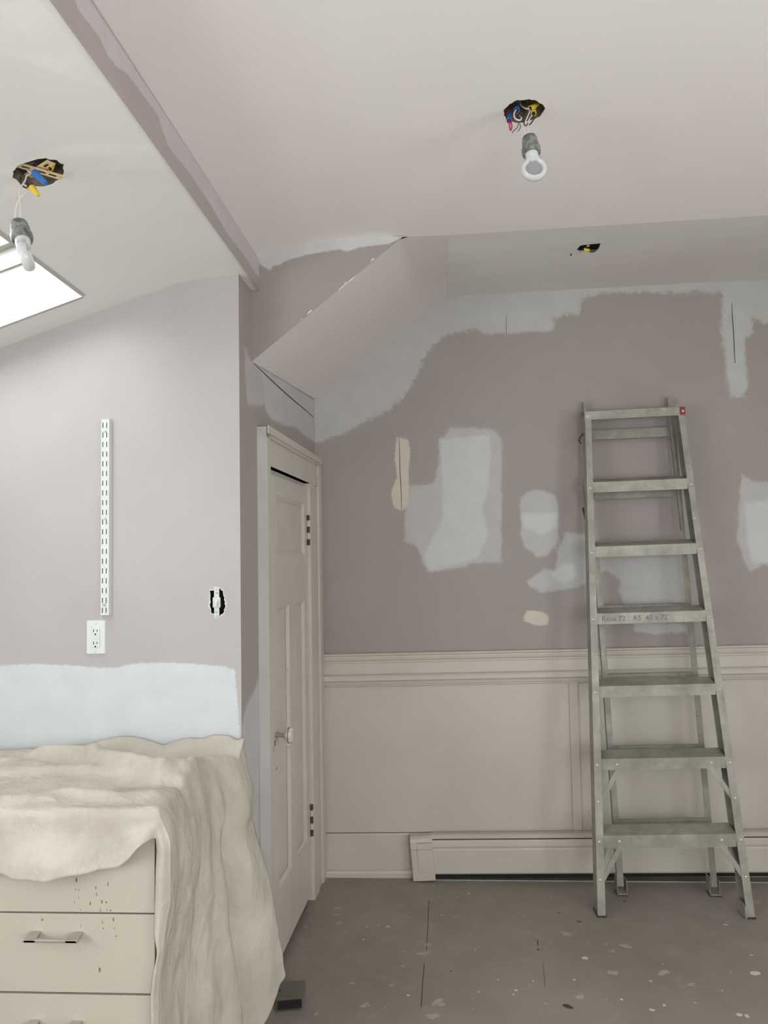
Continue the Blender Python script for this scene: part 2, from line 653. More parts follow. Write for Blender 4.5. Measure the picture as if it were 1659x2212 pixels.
def crack(name, pts, width, parent, Y=None, mat=mat_crack, conv=None):
    """a hairline opening: a very slim dark wedge sunk on the wall face"""
    mb = MB()
    P = [np.array(conv(*p)) for p in pts]
    for i in range(len(P) - 1):
        a, b = P[i], P[i + 1]
        d = b - a
        d /= np.linalg.norm(d)
        nrm = np.array([0, -1.0, 0]) if Y is not None else np.array([1.0, -0.054, 0])
        s_ = np.cross(d, nrm)
        w0 = width * (0.4 + 0.6 * math.sin(math.pi * (i + .3) / len(P)))
        w1 = width * (0.4 + 0.6 * math.sin(math.pi * (i + 1.3) / len(P)))
        o_ = nrm * 0.0006
        mb.add([a - s_ * w0 / 2 + o_, a + s_ * w0 / 2 + o_, b + s_ * w1 / 2 + o_, b - s_ * w1 / 2 + o_], [(0, 1, 2, 3)])
    return mb.build(name, mat, parent)


cB = lambda x, y: atY(x, y, YB)
crack('plaster_crack', zoomed([(262, 240), (266, 340), (275, 450), (280, 560), (284, 665)], 1500, 580, 3.252), 0.004, wall_back, YB, conv=cB)
crack('plaster_crack', zoomed([(122, 945), (126, 1050), (128, 1150), (134, 1250), (138, 1400)], 820, 620, 2.911), 0.003, wall_back, YB, conv=cB)
crack('plaster_crack', zoomed([(795, 170), (796, 240), (797, 300)], 820, 620, 2.911), 0.0022, wall_back, YB, conv=cB)

# ---- wall with the closet door (u = Y, v = Z)
def toD(pl):
    return [(atD(x, y)[1], atD(x, y)[2]) for x, y in pl]


s4 = lambda p: toD(zoomed(p, 480, 480, 2.765))
s3 = lambda p: toD(zoomed(p, 520, 1400, 3.03))
dw_thin = [s4([(132, 740), (175, 835), (262, 920), (258, 1085), (235, 1100), (150, 1088), (140, 950)])]
dw_dense = [s4([(175, 835), (560, 1060), (560, 1320), (490, 1275), (440, 1225), (380, 1215), (300, 1180), (255, 1120), (250, 930)]),
            s3([(118, 170), (100, 250), (30, 400), (5, 520), (0, 850), (20, 1000), (80, 1400), (122, 1260)])]
wall_door = surf('wall_left', [(YL, 0), (2.60, 0), (2.60, 1.80), (3.33, 1.80), (3.33, 0), (YB, 0), (YB, 2.174), (YH, 2.094), (YH, 2.345), (YL, 2.345)], [],
                 lambda y, z: (wx(y), y, z), 0.016, mat_doorwall, {'thin': dw_thin, 'dense': dw_dense})
structure(wall_door, 'narrow mauve wall holding the closet door')
crack('plaster_crack', zoomed([(190, 845), (240, 893), (300, 950), (370, 1015), (440, 1075), (500, 1125), (545, 1166)], 480, 480, 2.765), 0.0055, wall_door, None, conv=lambda x, y: atD(x, y))

# ---- left wall, nearer than the back wall (u = X, v = Z)
def toL(pl):
    return [(atY(x, y, YL)[0], atY(x, y, YL)[2]) for x, y in pl]


SEC = [(-2.0, 1.913), (-1.363, 2.124), (-1.03, 2.234), (-0.90, 2.277), (-0.84, 2.295), (-0.787, 2.311), (-0.74, 2.321), (-0.706, 2.326), (-0.64, 2.331), (-0.585, 2.334), (-0.50, 2.337)]


def zl(x):
    return float(np.interp(x, [s[0] for s in SEC], [s[1] for s in SEC]))


prim = toL([(-420, 1440), (0, 1438), (60, 1434), (140, 1437), (210, 1442), (250, 1443), (280, 1434), (360, 1431), (420, 1434), (490, 1440), (507, 1445),
            (510, 1480), (515, 1530), (518, 1600), (512, 1628), (505, 1650), (480, 1760), (-420, 1760)])
sw = toL(zoomed([(240, 655), (300, 660), (420, 650), (430, 560), (660, 580), (690, 650), (755, 660), (775, 790), (790, 880), (830, 920), (810, 1010), (850, 1130),
                 (825, 1190), (865, 1230), (855, 1330), (800, 1430), (815, 1500), (780, 1550), (735, 1600), (690, 1600), (600, 1720), (480, 1730), (430, 1590), (300, 1550),
                 (290, 1380), (245, 1300), (240, 1190), (275, 1130), (255, 1000), (260, 800)], 440, 1240, 18.433))
wall_left = surf('wall_side', [(-2.0, 0), (-0.5855, 0)] + [(s[0], s[1]) for s in reversed(SEC) if s[0] <= -0.585], [sw],
                 lambda x, z: (x, YL, z), 0.02, mat_leftwall, {'band': [prim]})
structure(wall_left, 'mauve wall lightened as if lit, with white primed band above the dresser')
crack('wall_scratch', zoomed([(1275, 1858), (1270, 1890)], 0, 0, 2.765), 0.002, wall_left, YL, mat=mat_greytrim, conv=lambda x, y: atY(x, y, YL))

# ---- hanging wall between the slope and the main ceiling (Y = YH)
def toH(pl):
    return [(atY(x, y, YH)[0], atY(x, y, YH)[2]) for x, y in pl]


hl_z = 2.441
tip = toH([(870, 512)])[0]
hang = [(-0.576, 2.094), tip, (-0.29, 2.53), (-0.551, hl_z + .02), (-0.62, hl_z + .02), (-0.62, 2.094)]
h4 = lambda p: toH(zoomed(p, 480, 480, 2.765))
wall_hang = surf('wall_hanging', hang, [], lambda x, z: (x, YH, z), 0.016, mat_hang,
                 {'thin': [h4([(150, 180), (700, 70), (1110, 60), (1060, 100), (1000, 128), (820, 150), (750, 178), (700, 160), (640, 172), (500, 195), (370, 235), (340, 255), (300, 262), (285, 290),
                               (262, 275), (240, 262), (215, 240)])]})
structure(wall_hang, 'mauve triangular wall above the slope, darkened as if shaded')

# ---- slope under the roof: near edge at YH, far edge at YB
near = [np.array([-0.578, YH, 2.092]), atZ(870, 512, 2.5), atZ(970, 508, 2.5)]
far = [np.array([-0.519, YB, 2.172]), np.array([0.102, YB, 2.640])]
L0, L1 = np.linalg.norm(near[1] - near[0]), np.linalg.norm(near[2] - near[1])
vs, fs = [], []
NU, NV = 24, 12
for i in range(NU + 1):
    u = i / NU
    s_ = u * (L0 + L1)
    a = near[0] + (near[1] - near[0]) * s_ / L0 if s_ < L0 else near[1] + (near[2] - near[1]) * (s_ - L0) / L1
    b = far[0] + (far[1] - far[0]) * u
    for j in range(NV + 1):
        vs.append(tuple(a + (b - a) * j / NV))
for i in range(NU):
    for j in range(NV):
        k = i * (NV + 1) + j
        fs.append((k, k + 1, k + NV + 2, k + NV + 1))
me = bpy.data.meshes.new('ceiling_slope')
me.from_pydata(vs, [], fs)
me.polygons.foreach_set('use_smooth', [True] * len(me.polygons))
slope = structure(link('ceiling_slope', me, mat_slope), 'pinkish sloped ceiling above the closet door')
rc = random.Random(4)
for t_, w in ((0.385, 0.012), (0.62, 0.005), (0.80, 0.009), (0.33, 0.004)):
    c = near[0] + (near[1] - near[0]) * t_
    d = (near[1] - near[0]) / L0
    c[1], d[1] = YH - .002, 0
    mb = MB()
    top, n_ = [], 8
    for k in range(n_ + 1):
        f = k / n_
        top.append(c + d * w * (f - .5) * 2 + np.array([0, 0, 1.0]) * (w * .55 * math.sin(math.pi * f) * rc.uniform(.7, 1.1) + 0.0004))
    base_ = [c + d * w * (k / n_ - .5) * 2 - np.array([0, 0, .001]) for k in range(n_ + 1)]
    o1, o2 = np.array([0, -0.003, 0]), np.array([0, 0.001, 0])
    ring = top + base_[::-1]
    m_ = len(ring)
    mb.add([p + o1 for p in ring] + [p + o2 for p in ring],
           [tuple(range(m_)), tuple(range(2 * m_ - 1, m_ - 1, -1))] + [(i, (i + 1) % m_, m_ + (i + 1) % m_, m_ + i) for i in range(m_)])
    mb.build('plaster_chip', mat_chip, slope)

# ---- main ceiling: low edge at the beam, flat beyond the bend (u = X, v = Y)
ZB_ = 2.441
def beamx(y):
    return -0.551 - 0.0255 * (YH - y)


def zmain(x, y):
    xb = beamx(y)
    return float(np.interp(x, [xb, -0.40, -0.30, -0.26], [ZB_, 2.479, 2.495, 2.5]))


crease = [tuple(atZ(870, 512, 2.5)[:2]), tuple(atZ(970, 508, 2.5)[:2]), tuple(atZ(1659, 465, 2.5)[:2])]
dxy = (crease[2][1] - crease[1][1]) / (crease[2][0] - crease[1][0])
cr_end = (2.4, crease[2][1] + dxy * (2.4 - crease[2][0]))
hole_main = ragged(0.249, 1.79, 0.0480, 0.0475, 44, 0.05, 3)
ceil_main = surf('ceiling', [(beamx(WALL_BACK_Y), WALL_BACK_Y), (2.4, WALL_BACK_Y), cr_end, crease[1], crease[0], (-0.30, YH), (beamx(YH), YH)], [hole_main],
                 lambda x, y: (x, y, zmain(x, y)), 0.06, mat_ceil, xknots=(-0.40, -0.30, -0.26))
structure(ceil_main, 'white main ceiling with round junction hole')

# ---- back strip of ceiling, rising to the back wall
def zstrip(x, y):
    yc = float(np.interp(x, [crease[1][0], cr_end[0]], [crease[1][1], cr_end[1]]))
    f = (y - yc) / (YB - yc)
    zb = 2.640 + 0.0155 * (x - 0.102)
    return 2.5 + (zb - 2.5) * f


def hit_strip(px, py):
    z = 2.52
    for _ in range(30):
        p = atZ(px, py, z)
        z = zstrip(p[0], p[1])
    return p


hs = [hit_strip(*q)[:2] for q in zoomed([(545, 470), (600, 400), (640, 360), (800, 335), (1000, 318), (1155, 303), (1140, 340), (1110, 430), (1040, 500), (1000, 530),
                                        (930, 545), (860, 525), (760, 508), (690, 488), (600, 484)], 1200, 500, 11.85)]
ceil_strip = surf('ceiling_back', [(crease[1][0] - .012, crease[1][1] + .002), crease[1], cr_end, (2.4, YB), (0.088, YB)], [hs], lambda x, y: (x, y, zstrip(x, y)), 0.06, mat_strip)
structure(ceil_strip, 'grey painted ceiling strip along the back wall')

# ---- left ceiling with hole and skylight opening (u = X, v = Y)
hole_left = ragged(-0.842, 1.585, 0.052, 0.050, 44, 0.06, 9)


def hitLC(px, py):
    z = 2.3
    for _ in range(40):
        p = atZ(px, py, z)
        z = 0.5 * z + 0.5 * zl(p[0])
    return tuple(p[:2])


lc = lambda p: [hitLC(*q) for q in zoomed(p, 0, 0, 2.765)]
bands = [lc([(380, 870), (950, 860), (1040, 1005), (700, 1020), (480, 1040), (300, 1110), (0, 1215), (0, 1010), (100, 970), (250, 900)]),
         lc([(5, 0), (360, 0), (700, 520), (540, 500), (300, 420), (5, 320)])]
ceil_left = surf('ceiling_left', [(-2.0, WALL_BACK_Y), (beamx(WALL_BACK_Y), WALL_BACK_Y), (beamx(YL), YL), (beamx(YH), YH), (-0.578, YH), (-0.5855, YL)] + [(k[0], YL) for k in reversed(SEC) if -2.0 < k[0] < -0.59] + [(-2.0, YL)],
                 [hole_left, [(SKY_X0, SKY_Y0), (SKY_X1, SKY_Y0), (SKY_X1, SKY_Y1), (SKY_X0, SKY_Y1)]],
                 lambda x, y: (x, y, zl(x)), 0.03, mat_ceil_left, {'band': bands}, xknots=tuple(s[0] for s in SEC[1:-1]))
structure(ceil_left, 'white left ceiling curving down to the skylight')

# ---- beam step between the two ceilings
bb = 2.331
bx = []
NUB = 160
ys = np.linspace(YH, WALL_BACK_Y, NUB)
bt = [atP(x, y, (beamx(YH), YH, 0), (1, -0.0255, 0)) for x, y in zoomed([(430, -60), (470, 60), (600, 230), (640, 330), (700, 400), (760, 440), (850, 560), (945, 690), (970, 780), (1010, 880), (1130, 1030), (1250, 1210),
                                                                       (1360, 1400), (1440, 1500), (1530, 1640), (1600, 1700), (1700, 1500), (1500, 1400), (520, -60)], 0, 0, 2.765)]
beam = surf('trim_beam', [(WALL_BACK_Y, bb), (YH, bb), (YH, 2.443), (WALL_BACK_Y, 2.443)], [], lambda y, z: (beamx(y), y, z), 0.012, mat_beam,
            {'thin': [[(p[1], p[2]) for p in bt]]})
structure(beam, 'long mauve beam face between the ceilings')

# ---- rest of the room (behind and beside the camera)
wrt = surf('wall_right', [(WALL_BACK_Y, 0), (YB, 0), (YB, 2.7), (WALL_BACK_Y, 2.7)], [[(RWY0, RWZ0), (RWY1, RWZ0), (RWY1, RWZ1), (RWY0, RWZ1)]],
           lambda y, z: (2.4, y, z), 0.4, mat_plain, smooth=False)
structure(wrt, 'plain right wall with an added fill window')
wn4 = structure(empty('fill_window', (2.4, (RWY0 + RWY1) / 2, RWZ0)), 'added fill window in the unseen right wall')
f_ = MB()
for (a0, a1, c0, c1) in ((RWY0, RWY1, RWZ0, RWZ0 + .04), (RWY0, RWY1, RWZ1 - .04, RWZ1), (RWY0, RWY0 + .04, RWZ0, RWZ1), (RWY1 - .04, RWY1, RWZ0, RWZ1), (RWY0, RWY1, 1.33, 1.37)):
    f_.box(2.42, 2.48, a0, a1, c0, c1)
f_.build('window_frame', mat_trim, wn4)
MB().box(2.448, 2.452, RWY0 + .04, RWY1 - .04, RWZ0 + .04, RWZ1 - .04).build('window_pane', mat_glass, wn4)
wk = surf('wall_knee', [(WALL_BACK_Y, 0), (YL, 0), (YL, 1.914), (WALL_BACK_Y, 1.914)], [[(LWY0, LWZ0), (LWY1, LWZ0), (LWY1, LWZ1), (LWY0, LWZ1)]],
          lambda y, z: (-2.0, y, z), 0.4, mat_plain, smooth=False)
structure(wk, 'low knee wall on the left with a window')
wn3 = structure(empty('window_3', (-2.0, (LWY0 + LWY1) / 2, LWZ0)), 'window in the low knee wall')
f_ = MB()
ym = (LWY0 + LWY1) / 2
for (a0, a1, c0, c1) in ((LWY0, LWY1, LWZ0, LWZ0 + .04), (LWY0, LWY1, LWZ1 - .04, LWZ1), (LWY0, LWY0 + .04, LWZ0, LWZ1), (LWY1 - .04, LWY1, LWZ0, LWZ1), (ym - .02, ym + .02, LWZ0, LWZ1)):
    f_.box(-2.08, -2.02, a0, a1, c0, c1)
f_.build('window_frame', mat_trim, wn3)
MB().box(-2.052, -2.048, LWY0 + .04, LWY1 - .04, LWZ0 + .04, LWZ1 - .04).build('window_pane', mat_glass, wn3)
wr = surf('wall_rear', [(-2.0, 0), (2.4, 0), (2.4, 2.6), (-2.0, 2.6)], [[(WIN_X0, WIN_Z0), (WIN_X1, WIN_Z0), (WIN_X1, WIN_Z1), (WIN_X0, WIN_Z1)]],
          lambda x, z: (x, WALL_BACK_Y, z), 0.4, mat_plain, smooth=False)
structure(wr, 'rear wall with a window')
# roof void lids so that no sky leaks above the ceilings or behind the holes
lid = MB().add([(-2.0, WALL_BACK_Y, 2.75), (2.4, WALL_BACK_Y, 2.75), (2.4, YB, 2.75), (-0.9, YB, 2.75), (-0.9, WALL_BACK_Y, 2.75), (-2.0, YB, 2.75)], [(4, 1, 2, 3)])
lid.add([(-0.9, WALL_BACK_Y, 2.75), (-0.9, YB, 2.75), (-0.9, YB, 2.31), (-0.9, WALL_BACK_Y, 2.31)], [(0, 1, 2, 3)])
lid.add([(-0.9, YB, 0), (-0.5, YB + .02, 0), (-0.5, YB + .02, 2.75), (-0.9, YB, 2.75)], [(0, 1, 2, 3)])
lid.add([(-0.9, YL, 0), (-0.9, YB, 0), (-0.9, YB, 2.75), (-0.9, YL + .01, 2.75)], [(0, 1, 2, 3)])
structure(lid.build('ceiling_void', mat_dark), 'dark roof void above the ceilings')

# ---- window behind the camera
wn = empty('window_1', ((WIN_X0 + WIN_X1) / 2, WALL_BACK_Y, WIN_Z0))
structure(wn, 'window in the rear wall')
f_ = MB()
for (a0, a1, c0, c1) in ((WIN_X0, WIN_X1, WIN_Z0, WIN_Z0 + .05), (WIN_X0, WIN_X1, WIN_Z1 - .05, WIN_Z1), (WIN_X0, WIN_X0 + .05, WIN_Z0, WIN_Z1),
                         (WIN_X1 - .05, WIN_X1, WIN_Z0, WIN_Z1), (WIN_X0, WIN_X1, 1.48, 1.52)):
    f_.box(a0, a1, WALL_BACK_Y - .08, WALL_BACK_Y - .02, c0, c1)
f_.build('window_frame', mat_trim, wn)
MB().box(WIN_X0 + .05, WIN_X1 - .05, WALL_BACK_Y - .052, WALL_BACK_Y - .048, WIN_Z0 + .05, WIN_Z1 - .05).build('window_pane', mat_glass, wn)

# ---- skylight: plastered shaft, timber frame, sash, pane
sk = empty('window_2', (SKY_X1, SKY_Y1, zl(SKY_X1)))
structure(sk, 'skylight in the sloped left ceiling')
ns = np.array([-0.315, 0, 0.949])
def skp(x, y, h):
    return np.array([x, y, zl(x)]) + ns * h


def skbox(mb, x0, x1, y0, y1, h0, h1):
    vs = [skp(x, y, h) for x in (x0, x1) for y in (y0, y1) for h in (h0, h1)]
    mb.add(vs, [(0, 1, 3, 2), (4, 6, 7, 5), (0, 4, 5, 1), (2, 3, 7, 6), (0, 2, 6, 4), (1, 5, 7, 3)])


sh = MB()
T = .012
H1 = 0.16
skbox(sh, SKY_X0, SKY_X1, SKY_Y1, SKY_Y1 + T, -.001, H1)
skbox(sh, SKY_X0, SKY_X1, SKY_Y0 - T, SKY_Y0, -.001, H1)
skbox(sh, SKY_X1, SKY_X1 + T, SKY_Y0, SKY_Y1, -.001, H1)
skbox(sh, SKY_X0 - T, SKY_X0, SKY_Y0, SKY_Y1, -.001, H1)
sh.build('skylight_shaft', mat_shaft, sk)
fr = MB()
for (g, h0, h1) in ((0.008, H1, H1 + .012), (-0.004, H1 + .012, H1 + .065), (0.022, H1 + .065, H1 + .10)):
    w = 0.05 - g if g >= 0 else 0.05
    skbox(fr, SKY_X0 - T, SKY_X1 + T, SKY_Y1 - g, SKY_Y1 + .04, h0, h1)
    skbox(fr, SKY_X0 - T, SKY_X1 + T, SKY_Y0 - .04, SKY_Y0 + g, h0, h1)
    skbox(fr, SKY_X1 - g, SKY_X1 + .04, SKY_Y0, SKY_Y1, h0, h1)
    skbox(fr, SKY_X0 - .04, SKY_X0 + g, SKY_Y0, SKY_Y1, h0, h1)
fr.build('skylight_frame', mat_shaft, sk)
gp = MB()
skbox(gp, SKY_X0, SKY_X1, SKY_Y0, SKY_Y1, H1 + .072, H1 + .076)
gp.build('skylight_pane', mat_glass, sk)

# ---- back wall trim: chair rail, wainscot stile, baseboard (all rise slightly to the right)
SH = 0.0115
def ztr(x, y, z):
    return (x, y, z + SH * (x + 0.5))


def rail(name, prof, x0, x1, mat=mat_trim, label=None):
    """prof = list of (protrusion, z) from wall outward, top to bottom"""
    mb = MB()
    pr = [(0.0, prof[0][1])] + list(prof) + [(0.0, prof[-1][1])]
    n = len(pr)
    vs = [ztr(x0, YB - p, z) for p, z in pr] + [ztr(x1, YB - p, z) for p, z in pr]
    fs = [(i, i + 1, n + i + 1, n + i) for i in range(n - 1)] + [tuple(range(n)), tuple(range(2 * n - 1, n - 1, -1))]
    mb.add(vs, fs)
    o = structure(mb.build(name, mat), label)
    return o


XL_ = -0.515
rail('trim_1', [(0.012, 0.990), (0.030, 0.988), (0.030, 0.982), (0.024, 0.976), (0.026, 0.970), (0.024, 0.960), (0.018, 0.952), (0.018, 0.946), (0.014, 0.943), (0.014, 0.890)], XL_, 2.4, label='cream chair rail moulding')
rail('trim_2', [(0.026, 0.894), (0.034, 0.890), (0.038, 0.884), (0.038, 0.868), (0.032, 0.864), (0.018, 0.862), (0.016, 0.848), (0.022, 0.845), (0.022, 0.841), (0.016, 0.838)], XL_, 2.4, label='cream lower nosing of the chair rail')
wains = rail('trim_3', [(0.010, 0.845), (0.010, 0.186)], XL_, 2.4, label='flat cream wainscot panel')
st = MB()
st.box(0.612, 0.652, YB - .020, YB - .005, 0.188, 0.842, fn=ztr)
structure(st.build('trim_4', mat_trim, bevel=.004), 'slim cream vertical stile on the wainscot')
st = MB()
st.box(1.80, 1.84, YB - .020, YB - .005, 0.188, 0.842, fn=ztr)
structure(st.build('trim_5', mat_trim, bevel=.004), 'second cream vertical stile on the wainscot')
rail('baseboard_back', [(0.012, 0.1845), (0.018, 0.184), (0.020, 0.180), (0.019, 0.148), (0.0215, 0.1465), (0.0215, 0.102), (0.024, 0.100), (0.024, 0.030)], XL_, 2.4, label='tall cream baseboard')
sm = rail('trim_6', [(0.026, 0.030), (0.034, 0.026), (0.038, 0.016), (0.038, -0.004)], -0.492, -0.085, label='cream shoe moulding')
MB().box(XL_, 2.4, YB - .0105, YB - .009, 0.1845, 0.1868, fn=ztr).build('shadow_gap', mat_crack, wains)

# ---- closet door with casing
dr = empty('door_1', (wx(2.95), 2.95, 0))
structure(dr, 'cream panelled closet door with worn knob')


def dbox(mb, y0, y1, t0, t1, z0, z1):
    vs = [(wx(y, t), y, z) for y in (y0, y1) for t in (t0, t1) for z in (z0, z1)]
    mb.add(vs, [(0, 1, 3, 2), (4, 6, 7, 5), (0, 4, 5, 1), (2, 3, 7, 6), (0, 2, 6, 4), (1, 5, 7, 3)])


# slab as stiles, rails and sunk panels
dy0, dy1, dz0, dz1 = 2.560, 3.236, 0.030, 1.732
DT = 0.015
stl = MB()
P_up = (2.710, 3.187, 1.444, 1.663)
P_l = (2.702, 2.900, 0.268, 1.255)
P_r = (3.000, 3.165, 0.266, 1.252)
for (a, b, c, d) in ((dy0, P_up[0], dz0, dz1), (P_up[1], dy1, dz0, dz1), (P_up[0], P_up[1], P_up[3], dz1),
                     (P_up[0], P_up[1], 1.253, P_up[2]), (P_up[0], P_up[1], dz0, 0.267), (P_l[1], P_r[0], 0.267, 1.253), (P_r[1], P_up[1], 0.267, 1.253)):
    dbox(stl, a, b, -.020, DT, c, d)
slab = stl.build('door_slab', mat_trim2, dr)
for (a, b, c, d) in (P_up, P_l, P_r):
    q = MB()
    a, b, c, d = a - .001, b + .001, c - .001, d + .001
    # bevelled border down to the sunk field
    g, dep = 0.016, -0.011
    o_ = [(a, c), (b, c), (b, d), (a, d)]
    i_ = [(a + g, c + g), (b - g, c + g), (b - g, d - g), (a + g, d - g)]
    i2 = [(a + g + .02, c + g + .03), (b - g - .02, c + g + .03), (b - g - .02, d - g - .03), (a + g + .02, d - g - .03)]
    vs = [(wx(y, DT - .001), y, z) for y, z in o_] + [(wx(y, DT + dep), y, z) for y, z in i_] + [(wx(y, DT + dep - .001), y, z) for y, z in i_] + [(wx(y, DT + dep + .004), y, z) for y, z in i2]
    fs = []
    for k in range(4):
        k2 = (k + 1) % 4
        fs += [(k, k2, 4 + k2, 4 + k), (8 + k, 8 + k2, 12 + k2, 12 + k)]
    fs.append((12, 13, 14, 15))
    q.add(vs, fs)
    q.build('door_panel', mat_trim2, dr)
# casing
cs = MB()
dbox(cs, 2.53, 2.572, -0.0005, .035, 0, 1.884)
dbox(cs, 2.572, 3.452, -0.0005, .028, 1.752, 1.846)
dbox(cs, 2.53, 3.462, -0.0005, .035, 1.846, 1.872)
dbox(cs, 2.53, 3.462, -0.0005, .041, 1.858, 1.8845)
dbox(cs, 2.572, 3.452, -0.0005, .031, 1.752, 1.800)
# far jamb: splayed reveal, flat, band
prof = [(3.240, -.0005), (3.240, .030), (3.33, .032), (3.36, .027), (3.40, .027), (3.41, .034), (3.462, .036), (3.466, -.0005)]
n = len(prof)
vs = [(wx(y, t), y, 0.0) for y, t in prof] + [(wx(y, t), y, 1.846) for y, t in prof]
cs.add(vs, [(i, (i + 1) % n, n + (i + 1) % n, n + i) for i in range(n)] + [tuple(range(n))[::-1], tuple(range(n, 2 * n))])
cs.build('door_casing', mat_trim, dr)
gs = MB()
gs.add([(wx(2.5294, -.0004), 2.5294, 0.0), (wx(2.5294, .033), 2.5294, 0.0), (wx(2.5294, .033), 2.5294, 1.882), (wx(2.5294, -.0004), 2.5294, 1.882)], [(0, 1, 2, 3)])
gs.build('casing_edge', mat_greytrim, dr)
MB().box(0, 1, 0, 1, 0, 1, fn=lambda a, b, c: (wx(2.574 + b * .75, -.045 + a * .012), 2.574 + b * .75, c * 1.79)).build('dark_gap', mat_dark, dr)
hd = MB()
dbox(hd, 2.572, 3.245, -.02, .004, 1.7365, 1.765)
hd.build('door_stop', mat_trim2, dr)
# hinges
for zc in (1.55, 0.33):
    hb = empty('hinge', (wx(3.24, .02), 3.24, zc))
    adopt(hb, dr)
    for k, (za, zb_) in enumerate(((-.065, -.04), (-.038, -.013), (-.011, .014), (.016, .041), (.043, .064))):
        MB().lathe([(0.0068, 0), (0.0068, zb_ - za)], (wx(3.236, .021), 3.236, zc + za), (0, 0, 1), 10).build('hinge_knuckle', mat_trim2 if k % 2 else mat_crack, hb, smooth=True)
# knob
kn = empty('door_knob', (wx(2.70), 2.70, 0.80))
adopt(kn, dr)
kc = np.array([wx(2.680, DT), 2.680, 0.813])
MB().lathe([(0.010, 0), (0.0105, .004), (0.0075, .006), (0.0072, .034)], kc, (1, -.054, 0), 16).build('knob_shank', simple('knob_metal', (0.38, 0.33, 0.27), .4, .4), kn, smooth=True)
MB().lathe([(0.008, .030), (0.016, .034), (0.0255, .042), (0.0275, .049), (0.0275, .054), (0.024, .060), (0.012, .064), (0.002, .065)], kc, (1, -.054, 0), 14).build(
    'knob_head', simple('chipped_glass_knob', (0.62, 0.56, 0.45), .25, 0, .2, 60), kn, smooth=True)
MB().lathe([(0.0279, .0485), (0.0279, .0508)], kc, (1, -.054, 0), 14).build('knob_seam', mat_crack, kn)
dark_marks = MB()
for (px_, py_, w_, h_) in ((591, 1620, .004, .014), (598, 1660, .008, .008), (620, 1447, .008, .006), (628, 1546, .006, .006), (626, 1613, .005, .008), (594, 1605, .01, .02)):
    p = atD(px_, py_, DT + .0006)
    y, z = p[1], p[2]
    dark_marks.add([(wx(y - w_ / 2, DT + .0006), y - w_ / 2, z - h_ / 2), (wx(y + w_ / 2, DT + .0006), y + w_ / 2, z - h_ / 2), (wx(y + w_ / 2, DT + .0006), y + w_ / 2, z + h_ / 2), (wx(y - w_ / 2, DT + .0006), y - w_ / 2, z + h_ / 2)], [(0, 1, 2, 3)])
dark_marks.build('paint_chips', mat_crack, dr)

# ================================================================== THINGS
# ---- baseboard heater (rises to the right with the wall)
ht = empty('baseboard_heater', (0.9, YB - .08, 0))
tag(ht, 'long cream baseboard heater running under the wainscot behind the ladder', 'heater')
hsz = lambda x, y, z: (x, y, z + 0.012 * (x + .1))


def hprof(mb, prof, x0, x1, fn=hsz):
    n = len(prof)
    vs = [fn(x0, YB - p, z) for p, z in prof] + [fn(x1, YB - p, z) for p, z in prof]
    mb.add(vs, [(i, (i + 1) % n, n + (i + 1) % n, n + i) for i in range(n)] + [tuple(range(n)), tuple(range(2 * n - 1, n - 1, -1))])


q = MB(); hprof(q, [(.024, .196), (.055, .196), (.064, .190), (.064, .179), (.060, .179), (.024, .185)], -0.02, 2.35); q.build('top_cover', mat_trim, ht, bevel=.001)
q = MB(); hprof(q, [(.040, .1745), (.066, .1745), (.070, .168), (.072, .150), (.070, .142), (.060, .142), (.040, .150)], -0.02, 2.35); q.build('damper_flap', mat_trim, ht, bevel=.001)
q = MB(); hprof(q, [(.060, .1405), (.066, .1405), (.070, .132), (.070, .034), (.064, .027), (.060, .027)], -0.02, 2.35); q.build('front_panel', mat_trim, ht, bevel=.001)
q = MB(); hprof(q, [(.025, .178), (.058, .178), (.058, .010), (.025, .010)], -0.02, 2.35); q.build('dark_core', mat_dark, ht)
q = MB(); hprof(q, [(.056, .0045), (.062, .0045), (.062, .001), (.056, .001)], -0.02, 2.35, fn=lambda x, y, z: (x, y, z)); q.build('bottom_lip', mat_steel, ht)
# end cap, slightly crooked
def capfn(x, y, z):
    return (x + 0.013 - (z - 0.0) * 0.07, y, z + 0.05 * (x + .06))


q = MB()
hprof(q, [(.018, .192), (.060, .192), (.072, .184), (.077, .168), (.077, .143), (.074, .136), (.074, .036), (.080, .033), (.080, .006), (.018, .006)], -0.112, -0.014, fn=capfn)
cap = q.build('end_cap', mat_trim, ht, bevel=.0015)
q = MB()
hprof(q, [(.075, .168), (.0785, .168), (.0785, .140), (.0755, .136), (.0755, .040), (.074, .036)], -0.084, -0.015, fn=capfn)
q.build('cap_panel', mat_trim, cap, bevel=.001)
q = MB(); hprof(q, [(.0745, .1685), (.0792, .1685), (.0792, .1675), (.0745, .1672)], -0.082, -0.018, fn=capfn); q.build('cap_slit', mat_crack, cap)
for k in range(4):
    q = MB(); hprof(q, [(.0745, .064 - k * .006), (.0768, .063 - k * .006), (.0745, .062 - k * .006)], -0.070, -0.024, fn=capfn); q.build('embossed_line', mat_trim, cap)

# ---- step ladder
lad = empty('step_ladder', (0.93, 3.2, 0))
tag(lad, 'worn aluminium step ladder leaning nearly closed against the mauve wall', 'ladder')
LT = 3.36
kY = (LT - 3.113) / 2.05


def fy(z):
    return 3.113 + kY * z


XLO = lambda z: 0.632 + (0.697 - 0.632) * z / 2.05     # outer edge, left front rail
XRO = lambda z: 1.236 + (1.124 - 1.236) * z / 2.05     # outer edge, right front rail
ndir = np.array([0, -1.0, kY]); ndir /= np.linalg.norm(ndir)
def cprof(w, d, t=.0022):
    return [(0, 0), (w, 0), (w, t), (t, t), (t, d - t), (w, d - t), (w, d), (0, d)]


